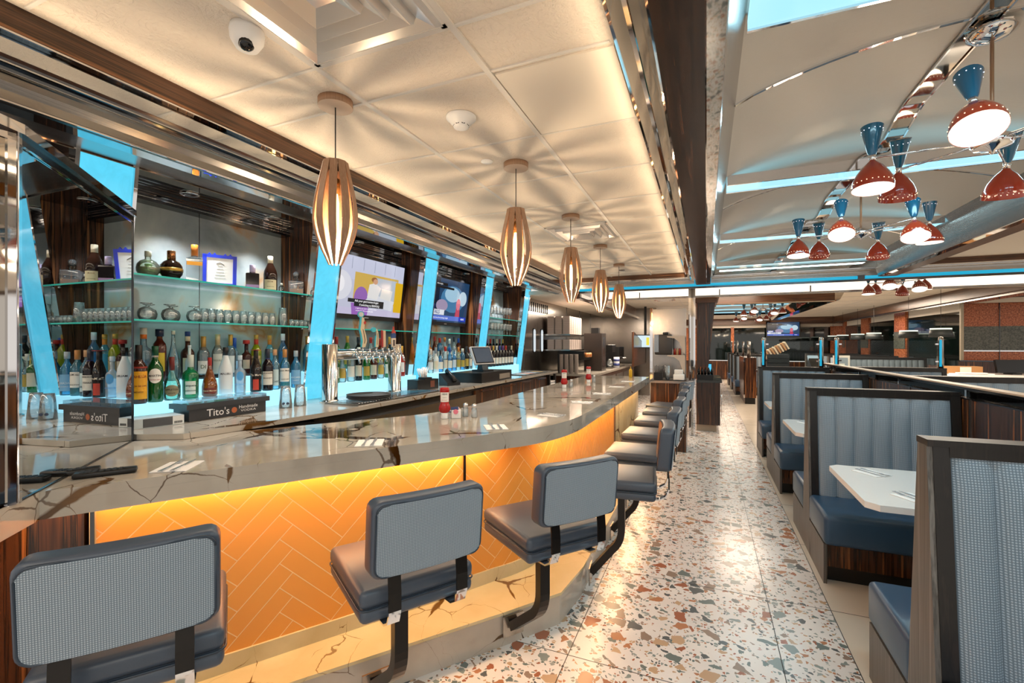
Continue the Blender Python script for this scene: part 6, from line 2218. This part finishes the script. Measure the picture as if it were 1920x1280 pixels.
MB().box(-.06, .06, -.06, .06, 0, .10, M['black']).build('bin', t)
mb = MB()
for k in range(9):
    mb.cyl((-.04 + k * .01, 0, .06), (-.06 + k * .017, .01, .19 + .01 * (k % 3)), .004, M['black'], seg=6)
mb.build('cutlery', t)['kind'] = 'stuff'
t = thing('cup_stack', 'stack of clear plastic cups between cutlery bin and towel box', 'cups', (-.53, 7.18, 1.0305))
for k in range(3):
    MB().lathe([(.028, .0 + k * .04), (.036, .12 + k * .04)], M['glasscup'], 14).build('cup', t)
t = thing('paper_towel_box', 'white box of folded paper towels on the end cabinet', 'box', (-.37, 7.125, 1.0305))
MB().rbox(-.075, .075, -.06, .06, 0, .085, .012, M['paper']).build('lower_box', t)
MB().rbox(-.06, .055, -.05, .05, .086, .15, .006, M['paper']).build('upper_box', t)
t = thing('squeeze_bottle', 'yellow mustard squeeze bottle near the end of the bar', 'bottle', (-1.02, 6.88, BT + .0004))
MB().lathe([(.022, 0), (.024, .01), (.024, .10), (.012, .12), (.001, .12)], C('#d8a81c', .4), 14).build('body', t)
MB().lathe([(.010, .118), (.003, .155), (.001, .155)], C('#d8a81c', .4), 10).build('nozzle', t)

# ------------------------------------------------------------------ kitchen pass behind the bar
t = thing('kitchen_counter', 'long kitchen counter with stone top and dark wood front', 'counter', (0, 0, 0))
MB().box(-2.72, -1.95, 8.62, 8.70, 0, .94, M['wood']).box(-2.75, -1.95, 8.70, 13.8, 0, .94, M['wood']).build('base', t)
MB().box(-2.98, -1.92, 8.58, 13.8, .94, .98, C('#9a948a', .2)).build('countertop', t)
mb = MB()
for y in (8.9, 9.9, 10.9, 11.9):
    mb.box(-1.949, -1.935, y, y + .9, .30, .86, M['steel'])
mb.build('door_panels', t)
t = thing('partition', 'dark wood screen with a sloping top at the end of the kitchen counter', 'partition', (0, 0, 0))
mb = MB()
mb.prism([(12.0, .98), (14.4, .98), (14.4, 1.50), (12.0, 1.86)], -1.75, -1.70, M['wood'], Xh)
mb.build('panel', t)
MB().prism([(12.0, 1.86), (14.4, 1.50), (14.4, 1.515), (12.0, 1.875)], -1.755, -1.695, M['steel'], Xh).build('top_trim', t)


def clear_stack(x, y, z, nx, ny, nz, s, label):
    t = thing('takeout_container_stack', label, 'containers', (x, y, z), 0, 'stacks of takeout containers')
    mb = MB()
    for i in range(nx):
        for j in range(ny):
            for k in range(nz):
                mb.box(i * s, i * s + s * .9, j * s, j * s + s * .9, k * .022, k * .022 + .008, C('#d8cdc8', .4))
            mb.box(i * s + .01, i * s + s * .86, j * s + .01, j * s + s * .86, 0, nz * .022, C('#a89a94', .5))
    mb.build('containers', t)['kind'] = 'stuff'


t = thing('wall_shelf', 'steel shelf with stacked takeout containers above the soda machine', 'shelf', (0, 0, 0))
MB().box(-2.98, -2.45, 8.75, 10.0, 1.72, 1.75, M['steel']).build('upper_board', t)
MB().box(-2.98, -2.45, 8.75, 10.0, 1.42, 1.445, M['steel']).build('lower_board', t)
clear_stack(-2.94, 8.80, 1.7505, 3, 6, 16, .16, 'tall stack of clear takeout containers on the upper kitchen shelf')
clear_stack(-2.94, 8.80, 1.4455, 3, 6, 9, .16, 'lower stack of clear takeout containers on the kitchen shelf')
for k in range(4):
    t = thing('cup_tower', ['first', 'second', 'third', 'fourth'][k] + ' tower of plastic cups on the kitchen counter beside the drink machine', 'cups', (-2.62 + .1 * k, 8.72, .9805), 0, 'cup towers on the kitchen counter')
    mb = MB()
    for j in range(14):
        mb.lathe([(.034, j * .026), (.042, j * .026 + .034), (.044, j * .026 + .034)], C('#c8beb8', .35), 12)
    mb.build('cups', t)['kind'] = 'stuff'
t = thing('drink_machine', 'black drink machine under the container shelf', 'machine', (-2.5, 9.3, .9805))
MB().box(-.3, .25, -.25, .35, .25, .43, M['black']).box(-.3, -.1, -.25, .35, 0, .25, M['black']).build('body', t)
for k in range(2):
    MB().cyl((.25, -.12 + .2 * k, .35), (.32, -.12 + .2 * k, .35), .045, C('#c8824a', .3)).build('dial', t)
t = thing('coffee_grinder', 'tall dark coffee machine in the middle of the kitchen counter', 'machine', (-2.2, 9.95, .9805))
MB().box(-.22, .16, -.22, .22, 0, .80, C('#2c2420', .3)).build('body', t)
MB().box(-.10, .06, -.08, .08, .80, .92, M['black']).build('hopper', t)
MB().box(.16, .165, -.15, .15, .1, .72, M['steel_z']).build('side_panel', t)
t = thing('coffee_brewer', 'black and chrome coffee brewer with glass pots', 'machine', (-2.15, 10.9, .9805))
MB().box(-.2, .15, -.2, .2, .38, .55, M['black']).box(-.2, -.06, -.2, .2, 0, .38, M['black']).box(-.2, .15, -.2, .2, 0, .03, M['steel']).build('body', t)
MB().lathe([(.05, .04), (.075, .08), (.07, .15), (.04, .2), (.045, .22)], M['glasscup'], 16, T(.05, 0, 0)).build('glass_pot', t)
t = thing('espresso_machine', 'black espresso machine with chrome trim below stacked white cups', 'machine', (-2.15, 11.9, .9805))
MB().box(-.22, .16, -.35, .35, .2, .50, M['black']).box(-.22, .0, -.35, .35, 0, .2, M['black']).box(-.22, .18, -.35, .35, 0, .04, M['steel']).build('body', t)
MB().cyl((.18, -.12, .24), (.26, -.12, .22), .014, M['chrome']).cyl((.18, .12, .24), (.26, .12, .22), .014, M['chrome']).build('portafilter', t)
for k in range(5):
    tag(MB().lathe([(.02, 0), (.038, .055), (.036, .055), (.02, .004)], M['white'], 12).build('coffee_cup', loc=(-2.25 + .05 * (k % 2), 11.65 + .11 * k, 1.4806)), ['first', 'second', 'third', 'fourth', 'fifth'][k] + ' white cup from the near end on the espresso machine', 'cup', 'cups on the espresso machine')
t = thing('canister', 'blue and white canister on the kitchen counter', 'canister', (-2.0, 11.25, .9805))
MB().lathe([(.07, 0), (.07, .26), (.001, .26)], C('#c8ccd8', .4), 16).build('body', t)
MB().lathe([(.072, .05), (.072, .11)], C('#2a3a78', .4), 16).lathe([(.072, .16), (.072, .21)], C('#2a3a78', .4), 16).build('printed_band', t)
t = thing('television', 'small bright order screen at the end of the kitchen', 'screen', (-1.6, 13.6, 1.62), .35)
MB().box(-.26, .26, 0, .04, -.18, .20, M['black']).build('bezel', t)
MB().box(-.235, .235, -.004, 0, -.155, .175, E('#c8dce4', 1.0)).box(.02, .10, -.006, -.004, -.10, .12, E('#e0d040', 1.0)).build('lit_picture', t)
MB().box(-.03, .03, .0, .05, .20, 1.0, M['black']).build('ceiling_bracket', t)

# ------------------------------------------------------------------ tube posts and glass screen
def tube_post(x, y, label):
    t = thing('tube_post', label, 'post', (x, y, 1.2225), 0, 'tube posts on the booth tops')
    MB().lathe([(.030, 0), (.030, .40), (.022, .425), (.001, .43)], M['steel_z'], 18).build('steel_tube', t)
    MB().lathe([(.0305, .02), (.0305, .385)], M['cyanedge'], 6, T(0, 0, 0, -PI / 2 - .4), -.45, .45).build('cyan_stripe', t)


for x, y, l in ((.78, 7.75, 'left end of the fourth booth top'), (1.50, 7.75, 'right end of the fourth booth top'), (1.77, 8.15, 'left end of the bench beyond the partition'), (2.97, 8.15, 'right end of the bench beyond the partition')):
    tube_post(x, y, 'cyan striped steel tube post at the ' + l)
for k, (xa, xb, y, l) in enumerate(((.82, 1.46, 7.75, 'fourth booth'), (1.81, 2.93, 8.15, 'bench beyond the partition'))):
    t = thing('glass_screen', 'clear glass screen between two tube posts on the ' + l, 'screen', (0, 0, 0), 0, 'glass screens on the booth tops')
    MB().box(xa, xb, y - .004, y + .004, 1.235, 1.60, M['glass']).build('glass_panel', t)
    mb = MB()
    for x in (xa, xb):
        for z in (1.30, 1.54):
            mb.box(x - .02, x + .02, y - .01, y + .01, z, z + .02, M['chrome'])
    mb.build('clamp', t)

# host stand and things behind the fourth booth
t = thing('service_counter', 'dark service counter with white front behind the fourth booth', 'counter', (0, 0, 0))
MB().box(1.0, 3.0, 10.2, 10.9, 0, .98, M['wood']).build('base', t)
MB().box(.95, 3.05, 10.15, 10.95, .98, 1.02, M['black']).build('countertop', t)
t = thing('drawer_stack', 'black stack of trays with bundled menus standing on top', 'drawers', (1.28, 10.4, 1.0205))
for k in range(4):
    MB().box(-.20, .18, -.2, .2, k * .085, k * .085 + .078, C('#1c2024', .4)).build('tray', t)
mb = MB()
for k in range(9):
    mb.box(-.24 + k * .052, -.215 + k * .052, -.15, .15, .345, .50, C(['#d8c8b0', '#b88a60'][k % 2], .6), T(0, 0, 0, 0, ry=-.5) @ T(.18, 0, -.05))
mb.build('menus', t)['kind'] = 'stuff'
t = thing('order_terminal', 'black order terminal with bright receipt printer behind the fourth booth', 'monitor', (1.92, 10.35, 1.0205), .2)
MB().box(-.16, .16, -.1, .1, 0, .10, M['black']).prism([(-.1, .1), (.1, .1), (.02, .26)], -.12, .12, M['black'], Xh).build('base', t)
MB().box(-.09, .09, -.02, .0, .20, .34, E('#c8d8d8', .7), T(0, 0, 0, 0, rx=-.5)).build('lit_screen', t)
t = thing('framed_sign', 'white framed notice standing on the service counter', 'sign', (2.30, 10.25, 1.0205))
MB().box(-.13, .13, 0, .02, 0, .32, C('#d8d4cc', .4)).build('frame_border', t)
MB().box(-.10, .10, -.003, 0, .04, .28, C('#8a98a4', .3)).box(-.05, .05, -.005, -.003, .07, .17, C('#d8d8d0', .5)).build('notice', t)
t = thing('cabinet', 'dark wood cabinet with chrome corner on the right of the aisle', 'cabinet', (0, 0, 0))
MB().box(.90, 1.18, 13.4, 15.4, .16, 1.2, M['wood']).box(.92, 1.16, 13.43, 15.4, 0, .16, M['black']).build('body', t)
MB().box(.885, .915, 13.385, 13.42, .16, 1.2, M['chrome']).build('chrome_corner', t)
for k, (x, y) in enumerate(((1.0, 13.5), (1.1, 14.4), (1.0, 15.3), (.9, 16.2), (.9, 18.0), (.9, 19.8))):
    o = MB().lathe([(.028, 0), (.028, .42), (.001, .44)], M['steel_z'], 12).build('tube_post', loc=(x, y, 1.2225 if k > 2 else 1.2005))
    tag(o, ['first', 'second', 'third', 'fourth', 'fifth', 'sixth'][k] + ' plain steel tube post along the rear aisle', 'post', 'plain tube posts of the rear aisle')

# far television, drum pendants, cashier counter
t = thing('television', 'television with a blue picture in front of the far windows', 'screen', (2.92, 22.0, 1.86))
MB().box(-.62, .62, 0, .06, -.02, .60 + .04, M['black']).build('bezel', t)
pc = MB()
pic2(pc, T(-.58, -.001, .02), 1.16, .58)
pc.build('lit_picture', t)
MB().box(-.04, .04, .02, .1, .6, .78, M['black']).build('ceiling_bracket', t)
DS = C('#2c3436', .5)
for k, (x, y) in enumerate(((4.3, 11.8), (4.3, 13.4), (4.3, 15.8), (4.3, 17.3), (4.3, 19.0), (4.4, 20.8))):
    t = thing('pendant_light', 'dark drum pendant, ' + ['nearest', 'second', 'third', 'fourth', 'fifth', 'furthest'][k] + ' of the row by the windows', 'lamp', (x, y, 1.69), 0, 'drum pendants by the window wall')
    MB().lathe([(.19, 0), (.165, .15)], DS, 24).lathe([(.186, .001), (.161, .15)], DS, 24, flip=True).build('drum_shade', t)
    MB().lathe([(.001, .004), (.184, .004)], E('#fff0d0', 2.2), 24, flip=True).build('lower_diffuser', t)
    MB().lathe([(.166, .150), (.166, .178), (.001, .180)], E('#e8f0d8', 1.3), 24).build('upper_glow', t)
    MB().cyl((0, 0, .18), (0, 0, .95), .004, M['black'], seg=6).build('cord', t)
t = thing('cashier_counter', 'low pale topped counter in front of the rust mosaic wall', 'counter', (0, 0, 0))
MB().box(3.75, 5.25, 10.6, 11.2, 0, .98, M['wood']).build('base', t)
MB().box(3.72, 5.28, 10.55, 11.25, .98, 1.02, M['quartz']).build('countertop', t)
t = thing('carton', 'brown cardboard box with a white label on the cashier counter', 'box', (4.25, 10.9, 1.0205), .05)
MB().box(-.28, .26, -.12, .12, 0, .13, C('#a87a4c', .7)).build('body', t)
MB().box(-.06, .10, -.122, -.12, .02, .12, C('#c8d0c8', .6)).build('label', t)
t = thing('monitor', 'black computer monitor on the cashier counter', 'monitor', (4.95, 10.85, 1.0205), .35)
MB().box(-.26, .26, 0, .04, .03, .26, M['black'], T(0, 0, 0, 0, rx=-.2)).build('display', t)
MB().box(-.08, .08, -.06, .1, 0, .02, M['black']).box(-.02, .02, .03, .06, .0, .14, M['black']).build('stand', t)
t = thing('partition', 'dark wood wainscot before the rust mosaic wall', 'partition', (0, 0, 0))
MB().box(4.95, 6.25, 12.7, 12.78, 0, 1.19, M['wood']).build('panel', t)
MB().box(4.94, 6.26, 12.68, 12.80, 1.19, 1.21, M['darksteel']).build('top_rail', t)
tag(MB().box(4.0, 4.6, 10.62, 10.68, 1.0205, 1.035, M['paper']).box(4.1, 4.5, 10.60, 10.70, 1.035, 1.05, M['paper']).build('paper_stack'), 'loose papers at the front of the cashier counter', 'paper')

t = thing('partition', 'tall steel screen behind the soda dispenser', 'partition', (0, 0, 0))
MB().box(-0.79, -0.29, 7.64, 7.68, 0.0, 2.10, M['steel_z']).build('panel', t)
MB().box(-0.83, -0.79, 7.63, 7.69, 0.0, 2.12, M['chrome']).build('post', t)
